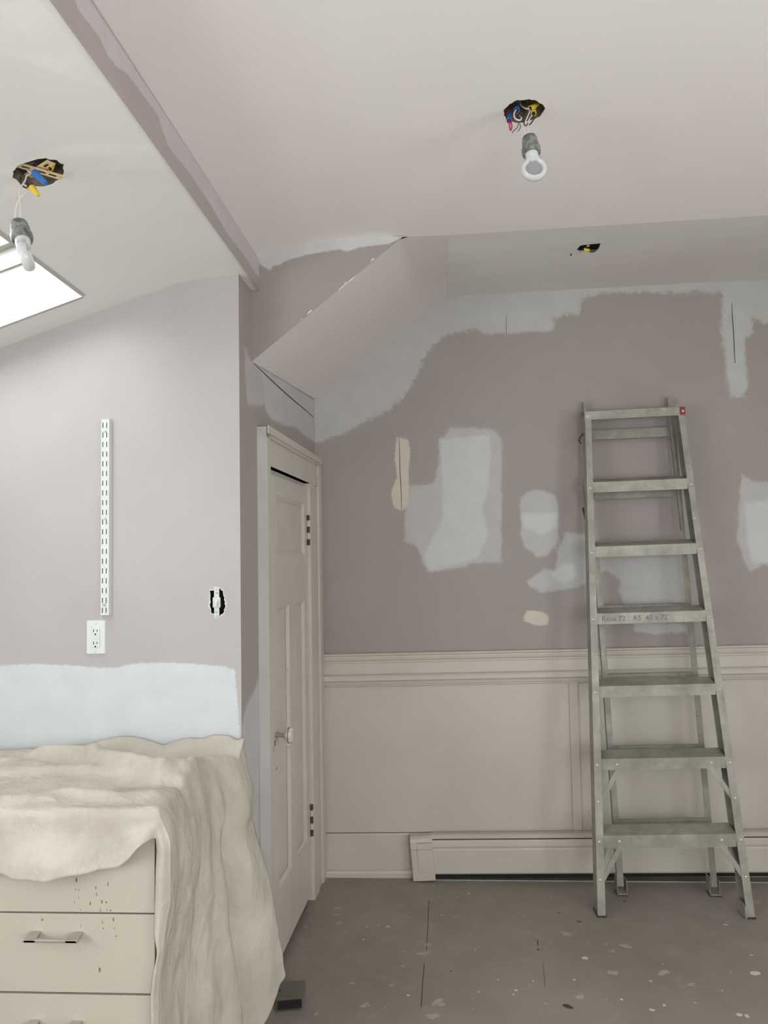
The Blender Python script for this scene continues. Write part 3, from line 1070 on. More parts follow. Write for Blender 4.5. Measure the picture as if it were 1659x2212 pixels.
ztop = 2.035
for side, X in ((1, XLO), (-1, XRO)):
    mb = MB()
    mb.prism([(p[0] * side, p[1]) for p in cprof(.031, .072)], (X(0), fy(0), 0.004), (X(ztop), fy(ztop), ztop), (1, 0, 0), (0, 1, 0), .88)
    r_ = mb.build('front_rail', mat_alu, lad, bevel=.0006, seg=1)
    # foot pad
    f = MB().prism([(-.002 * side, -.002), (.034 * side, -.002), (.034 * side, .074), (-.002 * side, .074)], (X(0), fy(0), 0), (X(0), fy(0), .007), (1, 0, 0), (0, 1, 0))
    f.build('rubber_foot', mat_rubber, r_)
    if side == -1:
        MB().box(X(0) - .040, X(0) - .0315, fy(0) - .004, fy(0) + .078, 0.002, .05).build('foot_bracket', mat_alu, r_, bevel=.001)

sc_z = [0.302, 0.594, 0.880, 1.176, 1.457, 1.736]
steps = []
for i, z in enumerate(sc_z):
    t = .031 - i * .0006
    xa, xb = XLO(z) + t * .97, XRO(z) - t * .97
    lip = (.050 if i == 0 else .045)
    dpt = .074 - i * .003
    y0 = fy(z)
    rise = 0.018
    prof = [(-.001, -lip), (-.001, 0), (dpt, rise), (dpt, rise - lip * .7), (dpt - .003, rise - lip * .7), (dpt - .003, rise - .003), (.002, -.003), (.002, -lip)]
    mb = MB()
    ti = 0.018
    vs = [(xa, y0 + a, z + b) for a, b in prof] + [(xb, y0 + a, z + b + ti * (xb - xa)) for a, b in prof]
    n = len(prof)
    mb.add(vs, [(k, (k + 1) % n, n + (k + 1) % n, n + k) for k in range(n)] + [tuple(range(n)), tuple(range(2 * n - 1, n - 1, -1))])
    # tread ribs
    for k in range(5):
        f = .14 + k * .17
        a0, a1 = dpt * f, dpt * f + .0025
        b0 = rise * f
        vs = [(xa, y0 + a0, z + b0), (xa, y0 + a1, z + b0 + .0012), (xa, y0 + a1 + .0025, z + b0 + .0012), (xb, y0 + a0, z + b0 + ti * (xb - xa)), (xb, y0 + a1, z + b0 + .0012 + ti * (xb - xa)), (xb, y0 + a1 + .0025, z + b0 + .0012 + ti * (xb - xa))]
        mb.add(vs, [(0, 1, 4, 3), (1, 2, 5, 4)])
    o = mb.build('step', mat_alu, lad)
    steps.append(o)
    for s_, X in ((1, XLO), (-1, XRO)):
        zr = z - .024 + (0 if s_ == 1 else ti * (xb - xa))
        MB().lathe([(.0062, 0), (.0060, .0016), (.0035, .0032), (.001, .0036)], (X(zr) + s_ * .013, fy(zr), zr), tuple(ndir), 12).build('rivet', mat_steel, lad, smooth=True)
    if i < 2:
        for xr in (xa + .062, xb - .056):
            MB().lathe([(.0062, 0), (.0060, .0016), (.0035, .0032), (.001, .0036)], (xr, y0 - .001, z - .024 + ti * (xr - xa)), (0, -1, 0), 12).build('rivet', mat_steel, o, smooth=True)

# diagonal braces
def bar(mb, a, b, w, t, up=(0, 0, 1)):
    a, b = np.array(a, float), np.array(b, float)
    d = (b - a) / np.linalg.norm(b - a)
    n_ = np.array([0, -1.0, 0])
    s_ = np.cross(d, n_); s_ /= np.linalg.norm(s_)
    mb.prism([(-w / 2, 0), (w / 2, 0), (w / 2, t), (-w / 2, t)], a, b, s_, n_)


for z, dz, in ((0.594, .125), (0.302, .125)):
    xa, xb = XLO(z) + .028, XRO(z) - .028
    ti = .018 * (xb - xa)
    for (p0, p1) in (((xa + .070, z - .040), (xa - .008, z - .040 - dz)), ((xb - .066, z - .034 + ti), (xb + .016, z - .034 - dz + ti))):
        mb = MB(); bar(mb, (p0[0], fy(p0[1]) + .006, p0[1]), (p1[0], fy(p1[1]) + .006, p1[1]), .020, .003)
        mb.build('brace', mat_alu, lad, bevel=.0006, seg=1)
        zz = p1[1]
        X, s_ = (XLO, 1) if p1[0] < .9 else (XRO, -1)
        MB().lathe([(.0062, 0), (.0060, .0016), (.0035, .0032), (.001, .0036)], (X(zz) + s_ * .013, fy(zz), zz), tuple(ndir), 12).build('rivet', mat_steel, lad, smooth=True)
        if z < .4:
            mb = MB(); bar(mb, (p0[0] - (.03 if s_ == 1 else -.03), fy(p0[1]) + .068, p0[1] + .03), (p1[0], fy(p1[1]) + .064, p1[1] + .02), .016, .003)
            mb.build('brace', mat_alu, lad, bevel=.0006, seg=1)

# top cap
zc = 2.052
xa, xb = XLO(zc) - .003, XRO(zc) + .004
ti = 0.024
yc = fy(zc)
mb = MB()
prof = [(-.004, -.038), (-.004, 0), (.088, .014), (.088, -.026), (.086, -.026), (.086, .012), (-.001, -.002), (-.001, -.038)]
vs = [(xa, yc + a, zc + b) for a, b in prof] + [(xb, yc + a, zc + b + ti * (xb - xa)) for a, b in prof]
n = len(prof)
mb.add(vs, [(k, (k + 1) % n, n + (k + 1) % n, n + k) for k in range(n)] + [tuple(range(n)), tuple(range(2 * n - 1, n - 1, -1))])
topcap = mb.build('top_cap', mat_alu, lad, bevel=.0007, seg=1)
MB().lathe([(.0075, 0), (.0072, .0016), (.004, .0030), (.001, .0034)], (xa + .014, yc - .004, zc - .020), (0, -1, 0), 14).build('rivet', mat_steel, topcap, smooth=True)
zr = zc + ti * (xb - xa)
MB().box(xb - .024, xb - .0005, yc - .0052, yc - .0042, zr - .037, zr - .0015).build('red_sticker', mat_red, topcap)
MB().lathe([(.0055, 0), (.0050, .0020), (.003, .0034), (.001, .0038)], (xb - .010, yc - .005, zr - .020), (0, -1, 0), 14).build('rivet', mat_white, topcap, smooth=True)

# rear section
RB = (3.325, 3.455)
RXL = lambda z: 0.762 - 0.052 * z / 2.1
RXR = lambda z: 1.172 - 0.062 * z / 2.1
ry = lambda z: RB[0] + (RB[1] - RB[0]) * z / 2.1
for side, X in ((1, RXL), (-1, RXR)):
    mb = MB()
    zt = 2.115 if side == 1 else 2.125
    mb.prism([(p[0] * side, p[1]) for p in [(0, 0), (.026, 0), (.026, .003), (.016, .003), (.016, .010), (.010, .010), (.010, .003), (.003, .003), (.003, .028), (0, .028)]],
             (X(0), ry(0), .03), (X(zt), ry(zt), zt), (1, 0, 0), (0, 1, 0), .85)
    r_ = mb.build('rear_rail', mat_alu, lad, bevel=.0006, seg=1)
    mb = MB()
    x0, x1 = sorted((X(0) - .006 * side, X(0) + .036 * side))
    yy = ry(0)
    mb.box(x0, x0 + .003, yy - .012, yy + .034, .006, .075)
    mb.box(x1 - .003, x1, yy - .012, yy + .034, .006, .060)
    mb.box(x0, x1, yy - .022, yy + .034, .004, .009)
    mb.build('foot_bracket', mat_alu, r_, bevel=.0006, seg=1)
    MB().box(x0 - .001, x1 + .001, yy - .023, yy + .034, 0, .004).build('rubber_foot', mat_rubber, r_)
for k, z in enumerate((0.283, 0.586, 0.889, 1.185, 1.462, 1.694, 1.960)):
    mb = MB()
    ti = .018
    hh_ = (0, 0, 0, 0, .014, .026, .022)[k]
    if k < 4:
        mb.prism([(-.013, 0), (.013, 0), (.016, .005), (.016, .012), (.010, .016), (-.010, .016), (-.016, .012), (-.016, .005)], (RXL(z) + .018, ry(z) - .002, z), (RXR(z) - .018, ry(z) - .002, z + ti * .37), (0, 0, 1), (0, 1, 0))
    else:
        mb.prism([(-hh_, 0), (hh_, 0), (hh_, .003), (-hh_, .003)], (RXL(z) + .018, ry(z) - .004, z), (RXR(z) - .018, ry(z) - .004, z + ti * .37), (0, .12, 1), (0, 1, 0))
    mb.build('rear_bar', mat_alu, lad, bevel=.001, seg=1)
# folded spreader arms and clip on the left, arm on the right
mb = MB(); mb.box(0.6895, .6925, 3.40, 3.425, 1.60, 1.73); mb.build('spreader_arm', mat_alu, lad)
q = MB().prism([(-.010, 0), (.010, 0), (.010, .0025), (-.010, .0025)], (0.672, 3.40, 1.735), (0.694, 3.34, 1.55), (0, 1, 0), (1, 0, 0)); q.build('spreader_arm', mat_alu, lad)
q = MB().tube([(.680, 3.39, 1.63), (.687, 3.37, 1.57), (.690, 3.36, 1.545), (.685, 3.36, 1.53)], .0035, 6); q.build('spreader_hook', mat_crack, lad)
q = MB().tube([(.686, 3.36, 1.955), (.676, 3.38, 1.94), (.672, 3.385, 1.925), (.678, 3.375, 1.915)], .004, 6); q.build('clip', mat_crack, lad)
q = MB().prism([(-.010, 0), (.010, 0), (.010, .0025), (-.010, .0025)], (1.078, 3.42, 1.98), (1.095, 3.37, 1.52), (0, 1, 0), (1, 0, 0)); q.build('spreader_arm', mat_alu, lad)
# pencilled note on the fourth step
tc = bpy.data.curves.new('note_curve', 'FONT')
tc.body = 'Rose 72 .  R5  40 x 72"'
tc.size = 0.030
tc.extrude = 0
tc.resolution_u = 2
to = bpy.data.objects.new('note_curve', tc)
COL.objects.link(to)
tc.materials.append(mat_pencil)
to.location = (XLO(1.15) + .048, fy(1.176) - .0016, 1.176 - .032)
to.rotation_euler = (math.pi / 2, -0.018, 0)
bpy.context.view_layer.update()
tme = bpy.data.meshes.new_from_object(to.evaluated_get(bpy.context.evaluated_depsgraph_get()))
tme.name = 'pencil_note'
to2 = link('pencil_note', tme, None)
to2['kind'] = 'stuff'
to2.matrix_world = to.matrix_world.copy()
bpy.data.objects.remove(to)
adopt(to2, steps[3])

# ---- shelf standard on the left wall
ss = empty('shelf_standard', (-1.0085, YL - .006, 1.573))
tag(ss, 'white slotted metal shelf standard screwed upright on the lightened mauve wall', 'shelf track')
x0, x1, z0, z1 = -1.0235, -0.9975, 1.267, 1.881
yf = YL - .013
xc = [x0, x0 + .0045, x0 + .0070, x0 + .0165, x0 + .0190, x1]
rows = [1.2735 + k * (1.869 - 1.2735 - .0155) / 19 for k in range(20)]
zs = [z0]
for r in rows:
    zs += [r, r + .0165]
zs.append(z1)
mb = MB()
for i in range(5):
    for j in range(len(zs) - 1):
        if i in (1, 3) and j % 2 == 1:
            continue
        mb.add([(xc[i], yf, zs[j]), (xc[i + 1], yf, zs[j]), (xc[i + 1], yf, zs[j + 1]), (xc[i], yf, zs[j + 1])], [(0, 1, 2, 3)])
mb.add([(x0, yf, z0), (x0, yf, z1), (x0 - .002, YL, z1), (x0 - .002, YL, z0)], [(0, 1, 2, 3)])
mb.add([(x1, yf, z0), (x1, yf, z1), (x1 + .004, YL, z1), (x1 + .004, YL, z0)], [(0, 1, 2, 3)])
mb.add([(x0, yf, z0), (x1, yf, z0), (x1 + .004, YL, z0), (x0 - .002, YL, z0)], [(0, 1, 2, 3)])
mb.add([(x0, yf, z1), (x1, yf, z1), (x1 + .004, YL, z1), (x0 - .002, YL, z1)], [(0, 1, 2, 3)])
mb.build('track_channel', mat_white, ss)
MB().box(x0, x1, YL - .003, YL - .0015, z0 + .002, z1 - .002).build('shade_back', mat_dark, ss)  # dark sheet stands in for the shade behind the slots
for z in (1.844, 1.569, 1.300):
    MB().lathe([(.0052, 0), (.0050, .002), (.003, .0035), (.001, .004)], (-1.0118, yf, z), (0, -1, 0), 14).build('screw', mat_steel if z < 1.4 else mat_white, ss, smooth=True)

# ---- outlet
ou = empty('wall_outlet', (-1.041, YL, 1.197))
tag(ou, 'white double power outlet with screwed cover plate below the shelf track', 'outlet')
mb = MB()
ox0, ox1, oz0, oz1 = -1.0735, -1.0095, 1.143, 1.2505
vs = [(ox0, YL, oz0), (ox1, YL, oz0), (ox1, YL, oz1), (ox0, YL, oz1)]
g = .0045
vs += [(ox0 + g * .6, YL - .0055, oz0 + g), (ox1 - g * .8, YL - .0055, oz0 + g), (ox1 - g * .8, YL - .0055, oz1 - g), (ox0 + g * .6, YL - .0055, oz1 - g)]
mb.add(vs, [(0, 1, 5, 4), (1, 2, 6, 5), (2, 3, 7, 6), (3, 0, 4, 7), (4, 5, 6, 7)])
mb.build('cover_plate', mat_whitepl, ou, bevel=.0008, seg=2)
rc_ = MB().box(-1.0565, -1.0290, YL - .0072, YL - .005, 1.1665, 1.2275).build('receptacle', mat_whitepl, ou, bevel=.0008)
for zc2 in (1.2185, 1.1805):
    for xs_, hh in ((-1.0480, .0088), (-1.0368, .0072)):
        MB().box(xs_ - .0011, xs_ + .0011, YL - .0075, YL - .0071, zc2 - hh / 2, zc2 + hh / 2).build('slot', mat_dark, rc_)
    MB().lathe([(.0027, 0), (.0027, .0004)], (-1.0424, YL - .0071, zc2 - .0108), (0, -1, 0), 12).build('ground_hole', mat_dark, rc_)
MB().box(-1.0495, -1.0350, YL - .0082, YL - .007, 1.1995, 1.2040).build('test_button', mat_whitepl, rc_, bevel=.0004)
MB().box(-1.0495, -1.0350, YL - .0082, YL - .007, 1.1935, 1.1980).build('reset_button', mat_whitepl, rc_, bevel=.0004)
for z in (1.2405, 1.1545):
    MB().lathe([(.0034, 0), (.0032, .0008), (.001, .0016)], (-1.0424, YL - .0055, z), (0, -1, 0), 12).build('screw', mat_white, ou, smooth=True)

# ---- bare light switch in its ragged hole
swt = empty('light_switch', (-0.661, YL, 1.299))
tag(swt, 'bare toggle light switch without cover plate in a ragged plaster hole', 'light switch')
bx_ = MB()
X0, X1, Z0, Z1 = -0.698, -0.622, 1.238, 1.360
for (a, b, c, d, e, f) in ((X0, X1, YL + .045, YL + .047, Z0, Z1), (X0 - .002, X0, YL + .001, YL + .047, Z0, Z1), (X1, X1 + .002, YL + .001, YL + .047, Z0, Z1), (X0, X1, YL + .001, YL + .047, Z0 - .002, Z0), (X0, X1, YL + .001, YL + .047, Z1, Z1 + .002)):
    bx_.box(a, b, c, d, e, f)
bx_.build('switch_box', mat_dark, swt)
cx, cz = -0.6605, 1.3000
# mounting strap
MB().box(cx - .0082, cx + .0082, YL - .0015, YL + .0005, cz - .0450, cz + .0475).build('mounting_strap', mat_whitepl, swt, bevel=.0006)
MB().box(cx - .0120, cx + .0120, YL - .0050, YL + .004, cz - .0150, cz + .0165).build('switch_body', mat_whitepl, swt, bevel=.0025)
tg = MB()
tg.add([(cx - .0050, YL - .005, cz - .0085), (cx + .0050, YL - .005, cz - .0085), (cx + .0050, YL - .005, cz + .0110), (cx - .0050, YL - .005, cz + .0110),
        (cx - .0036, YL - .0125, cz - .0105), (cx + .0036, YL - .0125, cz - .0105), (cx + .0036, YL - .0115, cz - .0030), (cx - .0036, YL - .0115, cz - .0030)],
       [(0, 1, 5, 4), (1, 2, 6, 5), (2, 3, 7, 6), (3, 0, 4, 7), (4, 5, 6, 7)])
tg.build('toggle', mat_white, swt, bevel=.0006)
for z in (cz + .042, cz - .040):
    MB().lathe([(.0032, 0), (.003, .001), (.001, .0018)], (cx + .001, YL - .0016, z), (0, -1, 0), 12).build('screw', mat_steel, swt, smooth=True)
for (dx, dz) in ((0, .030), (.004, .0285), (-.003, -.0285), (.0005, -.0300)):
    MB().lathe([(.0013, 0), (.0013, .0004)], (cx + dx, YL - .0015, cz + dz), (0, -1, 0), 8).build('strap_hole', mat_dark, swt)
# crumbled plaster around the hole: one lumpy rim
rim = MB()
rr = random.Random(11)
ring = sw
cxm, czm = np.mean([p[0] for p in ring]), np.mean([p[1] for p in ring])
nr = len(ring)
vv = []
for k, (px_, pz_) in enumerate(ring):
    dx, dz = px_ - cxm, pz_ - czm
    L = math.hypot(dx, dz)
    dx, dz = dx / L, dz / L
    o1, o2 = rr.uniform(.0025, .0055), rr.uniform(-.0008, .001)
    vv += [(px_ - dx * o2 * -1, YL + .003, pz_ - dz * o2 * -1), (px_ + dx * .0005, YL - rr.uniform(.0006, .002), pz_ + dz * .0005), (px_ + dx * o1, YL - .0002, pz_ + dz * o1)]
ff = []
for k in range(nr):
    a, b = 3 * k, 3 * ((k + 1) % nr)
    ff += [(a, b, b + 1, a + 1), (a + 1, b + 1, b + 2, a + 2)]
rim.add(vv, ff)
rim.build('plaster_rim', mat_chip, wall_left)

# ---- dresser
ds = empty('dresser', (-1.0, 2.05, 0))
tag(ds, 'cream lacquered drawer unit under the canvas drop cloth', 'dresser')
DXR, DYF, DYB = -0.655, 1.782, 2.322
cb = MB()
cb.box(DXR - .016, DXR, DYF + .020, DYB, .0, .826)
cb.box(-1.9, -1.884, DYF + .020, DYB, .0, .826)
cb.box(-1.135, -1.119, DYF + .022, DYB, .0, .826)
cb.box(-1.9, DXR, DYF + .022, DYB, .06, .075)
cb.box(-1.9, DXR, DYB - .01, DYB, .0, .826)
cb.box(-1.9, DXR, DYF + .06, DYF + .07, .0, .06)
cb.build('carcass', mat_lacquer, ds, bevel=.0008, seg=1)
MB().box(-1.905, DXR + .002, DYF + .002, DYB, .815, .837).build('worktop', mat_lacquer, ds, bevel=.002)
MB().box(-1.88, DXR - .018, DYF + .0235, DYF + .0245, .076, .81).build('dark_gap', mat_dark, ds)
dzs = [(.080, .2455), (.2495, .4285), (.4335, .6115), (.6155, .812)]
def handle(xc_, z, par):
    h = MB()
    w = .0655
    # flat bar and two splayed feet
    h.box(xc_ - w + .003, xc_ + w - .003, DYF - .034, DYF - .026, z - .0045, z + .0015)
    for s_ in (-1, 1):
        a = xc_ + s_ * w
        x0_, x1_ = sorted((a, a - s_ * .030))
        h.add([(x0_, DYF - .034, z - .0045), (x1_, DYF - .034, z - .0045), (x1_, DYF - .034, z + .0015), (x0_, DYF - .034, z + .0015),
               (x0_ + .004, DYF, z - .002), (x1_ - .004, DYF, z - .002), (x1_ - .004, DYF, z + .006), (x0_ + .004, DYF, z + .006)],
              [(0, 1, 2, 3), (4, 7, 6, 5), (0, 4, 5, 1), (1, 5, 6, 2), (2, 6, 7, 3), (3, 7, 4, 0)])
    return h.build('drawer_handle', mat_brushed, par, bevel=.0008)


for (za, zb2) in dzs:
    for (xa_, xb_) in ((-1.1255, DXR - .0005), (-1.882, -1.1295)):
        fdr = MB().box(xa_, xb_, DYF, DYF + .0185, za, zb2).build('drawer', mat_lacquer, ds, bevel=.0012)
        if xa_ > -1.2:
            hx = -0.889
            hz = {.080: .185, .2495: .365, .4335: .566, .6155: .7285}[za]
            handle(hx, hz, fdr)
        else:
            handle((xa_ + xb_) / 2, (za + zb2) / 2, fdr)
        if za > .3 and xa_ > -1.2:
            dm = MB()
            rd = random.Random(int(za * 1000))
            pts_ = [(415, 857), (410, 908), (428, 912), (405, 978), (520, 900), (524, 935), (553, 975), (577, 978), (586, 880), (545, 1022), (580, 1020), (438, 1020), (600, 1022), (490, 985), (295, 830), (428, 955)] if za > .6 else \
                   [(230, 1073), (438, 1105), (616, 1072), (560, 1120), (622, 1120), (631, 1162), (556, 1085), (541, 1345), (435, 1240)]
            for (a, b) in pts_:
                p = atY(a / 2.5136, 1560 + b / 2.5136, DYF - .0004)
                r0, h0 = rd.uniform(.0007, .0018), rd.uniform(.0015, .005)
                if (a, b) in ((230, 1073), (541, 1345), (415, 857)):
                    r0, h0 = .0024, .003 if b == 1073 else .006
                k_ = 10
                dm.add([(p[0] + r0 * math.cos(2 * math.pi * q_ / k_), DYF - .0004, p[2] + h0 * math.sin(2 * math.pi * q_ / k_)) for q_ in range(k_)], [tuple(range(k_))])
            dm.build('paint_drips', mat_stain, fdr)['kind'] = 'stuff'

# ---- canvas drop cloth: ONE sheet lying on the worktop, over its front edge, and down the right side to the floor
from mathutils import noise as mnoise
ZT = 0.843
CXE = -0.650


def sstep(a, b, x):
    t = min(1.0, max(0.0, (x - a) / (b - a)))
    return t * t * (3 - 2 * t)


def lut(tab, x):
    return float(np.interp(x, [a for a, _ in tab], [b for _, b in tab]))


def seg_d(p, pl):
    """distance to a polyline and side sign"""
    best, sg = 9.0, 1.0
    for a, b in zip(pl[:-1], pl[1:]):
        ex, ey = b[0] - a[0], b[1] - a[1]
        wx_, wy_ = p[0] - a[0], p[1] - a[1]
        t = max(0, min(1, (wx_ * ex + wy_ * ey) / (ex * ex + ey * ey + 1e-12)))
        dx, dy = wx_ - t * ex, wy_ - t * ey
        d = math.hypot(dx, dy)
        if d < best:
            best, sg = d, (1.0 if ex * wy_ - ey * wx_ > 0 else -1.0)
    return best, sg


topxy = lambda pts: [tuple(atZ(x, y, ZT + .012)[:2]) for x, y in pts]
FOLDS = [  # crest line on the top, height, soft width, sharp width, (sharp side faces the camera)
    (topxy([(90, 1640), (180, 1640), (250, 1662), (345, 1693), (400, 1680), (440, 1662), (470, 1650)]), .024, .050, .013),
    (topxy([(345, 1698), (400, 1690), (450, 1664)]), .014, .030, .012),
    (topxy([(-300, 1700), (-100, 1678), (60, 1668), (155, 1664), (250, 1668), (340, 1690)]), .012, .045, .022),
    (topxy([(-200, 1752), (30, 1730), (150, 1712), (260, 1722), (330, 1716)]), .009, .040, .026),
    (topxy([(-300, 1742), (60, 1757), (200, 1752), (300, 1750), (345, 1745)]), .006, .030, .016),
    (topxy([(200, 1640), (300, 1650), (400, 1645)]), .010, .020, .012),
    (topxy([(-300, 1650), (-100, 1642), (30, 1648), (80, 1660)]), .010, .030, .018)]


def fnoise(x, y, s, seed, oct_=3):
    v, a = 0.0, 1.0
    for o_ in range(oct_):
        v += a * mnoise.noise(Vector((x * s, y * s, seed + o_ * 7.3)))
        a *= .5
        s *= 2.03
    return v


BACKH = [(-1.9, .012), (-1.35, .006), (-1.17, .004), (-1.07, .016), (-.98, .040), (-.93, .044), (-.88, .034), (-.82, .014), (-.79, .030), (-.74, .040), (-.70, .036), (-.665, .048), (-.62, .046), (-.58, .020)]


def top_h(x, y):
    h = 0.004
    for pl, A, ws, wh in FOLDS:
        d, sg = seg_d((x, y), pl)
        w = wh if sg < 0 else ws
        if d < 3 * w:
            h += 1.8 * A * math.exp(-(d / w) ** 2)
    # rolled hem heaped against the wall
    bk = math.exp(-((2.318 - y) / .034) ** 2)
    h += lut(BACKH, x) * bk - .009 * math.exp(-((2.258 - y) / .010) ** 2) * sstep(-1.2, -1.0, x)
    h += max(0.0, .0035 + .006 * fnoise(x * .8 + y * .5, y * 1.6, 7, 2.0))
    h += .0040 * abs(fnoise(x, y * 1.3, 17, 9.0))
    h = max(h, .001)
    edge = sstep(1.772, 1.80, y)
    return h * (0.25 + .75 * edge)


HEMD = [(-1.9, .150), (-1.2, .142), (-1.03, .131), (-.97, .137), (-.86, .134), (-.78, .122), (-.735, .112), (-.70, .088), (-.68, .062), (-.66, .050), (-.65, .048)]
XHEM = [(z, p) for z, p in sorted((atY(a, b, 1.770)[2], atY(a, b, 1.770)[0]) for a, b in ((333, 1795), (337, 1838), (334, 1958), (333, 2029), (340, 2057), (330, 2109), (324, 2157), (326, 2208), (330, 2300), (326, 2450)))]
XVAL = [(z, p) for z, p in sorted((atY(a, b, 1.785)[2], atY(a, b, 1.785)[0]) for a, b in ((346, 1757), (360, 1799), (365, 1838), (366, 1898), (361, 1958), (352, 2017), (345, 2053), (337, 2109), (333, 2157), (334, 2208), (338, 2300), (334, 2450)))]
XBAK = [(z, p) for z, p in sorted((atY(a, b, 2.25)[2], atY(a, b, 2.25)[0]) for a, b in ((500, 1636), (519, 1666), (535, 1719), (536, 1751), (531, 1787), (557, 1898), (585, 2018), (597, 2085), (600, 2133), (603, 2250)))]
XBAK.append((.9, XBAK[-1][1]))


def side(f, t, Tt):
    """f 0 front .. 1 back, t metres down from the top edge"""
    z = ZT - t
    xf, xb = lut(XVAL, z), lut(XBAK, z)
    up = sstep(.50, .80, z)
    g = up * sstep(.66, .98, f) + (1 - up) * (0.55 * f ** 1.5 + .45 * sstep(.55, 1.0, f))
    x = xf + (xb - xf) * g
    fv = lut([(0, .86), (.35, .80), (.62, .80), (.73, .84), (.85, .80)], z)
    x -= (.022 + .02 * (1 - up)) * math.exp(-((f - fv) / .035) ** 2) * sstep(.0, .10, t)
    x += .014 * math.exp(-((f - fv + .10) / .06) ** 2) * sstep(.02, .2, t)
    # broad hanging pleats that fan from the back corner
    ph = f * (1 - .25 * t) + .06 * t
    x += (.003 + .018 * t) * (math.sin(ph * 13 + 1.2) * .6 + math.sin(ph * 23 + .4 + 2 * t) * .3)
    x += .012 * math.exp(-((f - .60 + .18 * t) / .06) ** 2) * sstep(.05, .25, t)
    x += .006 * fnoise(f * .55 + t * .2, t * .45, 10, 5.0) * sstep(0, .08, t)
    x += .006 * abs(fnoise(f * .55, t * .6, 15, 3.0)) * sstep(0, .05, t)
    x = max(x, CXE + .004)
    y = 1.785 + f * (2.285 - 1.785) - .02 * f * math.sin(min(1, t / .3) * 1.57) + .010 * math.sin(t * 11 + f * 4) * f * sstep(0, .3, t)
    return x, y, z


top_x = list(np.arange(-1.85, -1.15, .03)) + list(np.arange(-1.15, CXE - .006, .0115))
side_t = list(np.linspace(.002, .030, 4)) + list(np.arange(.044, .835, .0135))
row_y = list(np.linspace(2.322, 1.786, 50))
row_d = [0.0, .04, .10] + list(np.linspace(.18, 1.0, 10))
cv = []
ncol = len(top_x) + len(side_t)
rows = len(row_y) + len(row_d)
for j in range(rows):
    for i in range(ncol):
        if i < len(top_x):
            fx = (top_x[i] - top_x[0]) / (CXE - top_x[0])
            if j < len(row_y):
                y = row_y[j]
                f = (y - 1.785) / .5
                xe = CXE + (-.574 - CXE) * sstep(.72, .98, f)
                x = top_x[i] + (xe - CXE) * sstep(.80, 1.0, fx)
                z = ZT + top_h(x, y) - .004 * sstep(.985, 1.0, fx)
                cv.append((x, y, z))
            else:
                q_ = row_d[j - len(row_y)]
                x = top_x[i]
                D_ = lut(HEMD, x) * (1 + .05 * fnoise(x, 0, 9, 1.0))
                d = q_ * D_
                out = .0075 + .006 * math.sin(x * 17) * q_ + .014 * q_ ** 1.3 * (0.6 + fnoise(x, q_ * .1, 14, 4.0)) + .03 * math.exp(-((x + .685) / .022) ** 2) * sstep(.25, 1, q_)
                r_ = min(1, d / .012)
                out = max(out, .0055)
                # keep clear of the drawer handle
                out += .036 * math.exp(-((x + .889) / .10) ** 4) * sstep(.35, .80, q_)
                z = ZT + top_h(x, 1.786) * (1 - r_) * .6 - (d if d > .01 else d * .75)
                cv.append((x, 1.784 - out * (1 - (1 - r_) ** 2), z))
        else:
            t = side_t[i - len(top_x)]
            if j < len(row_y):
                f = (row_y[j] - 1.785) / .5
                Tt = lut([(0, .84), (.72, .835), (.85, .78), (1.0, .66), (1.1, .64)], f)
                tt = t / .835 * Tt if t > .05 else t
                x, y, z = side(f, tt, Tt)
                ze = ZT + top_h(CXE, y)
                hold = 1 - sstep(.0, .05, t)
                z = z + (ze - ZT) * hold
                if t < .03:
                    xe = CXE + (-.574 - CXE) * sstep(.72, .98, f)
                    k_ = sstep(0, .030, t)
                    x = xe + .003 + (x - xe - .003) * k_
                cv.append((x, y, z))
            else:
                q_ = row_d[j - len(row_y)]
                a = side(0.0, t, .84)
                zh = ZT - .048 * (1 - sstep(.03, .25, t)) * 1.0 - t
                xh = lut(XHEM, zh)
                al = q_
                x = a[0] + (xh - a[0]) * al
                y = a[1] - .001 - .016 * math.sin(math.pi * min(1, al * .85 + .05)) * (0.4 + .6 * sstep(.0, .1, t)) - .008 * al
                z = a[2] + (zh - a[2]) * al
                cv.append((x, min(y, 1.7775), z))
cf = [(j * ncol + i, j * ncol + i + 1, (j + 1) * ncol + i + 1, (j + 1) * ncol + i) for j in range(rows - 1) for i in range(ncol - 1)]
cm = bpy.data.meshes.new('drop_cloth')
cm.from_pydata([tuple(map(float, p)) for p in cv], [], cf)
cm.polygons.foreach_set('use_smooth', [True] * len(cm.polygons))
cl = link('drop_cloth', cm, mat_canvas)
tag(cl, 'rumpled natural canvas drop cloth hanging over the cream dresser', 'drop cloth')
md = cl.modifiers.new('smooth', 'SUBSURF')
md.levels = md.render_levels = 1
md = cl.modifiers.new('thickness', 'SOLIDIFY')
md.thickness = 0.0012
md.offset = 1


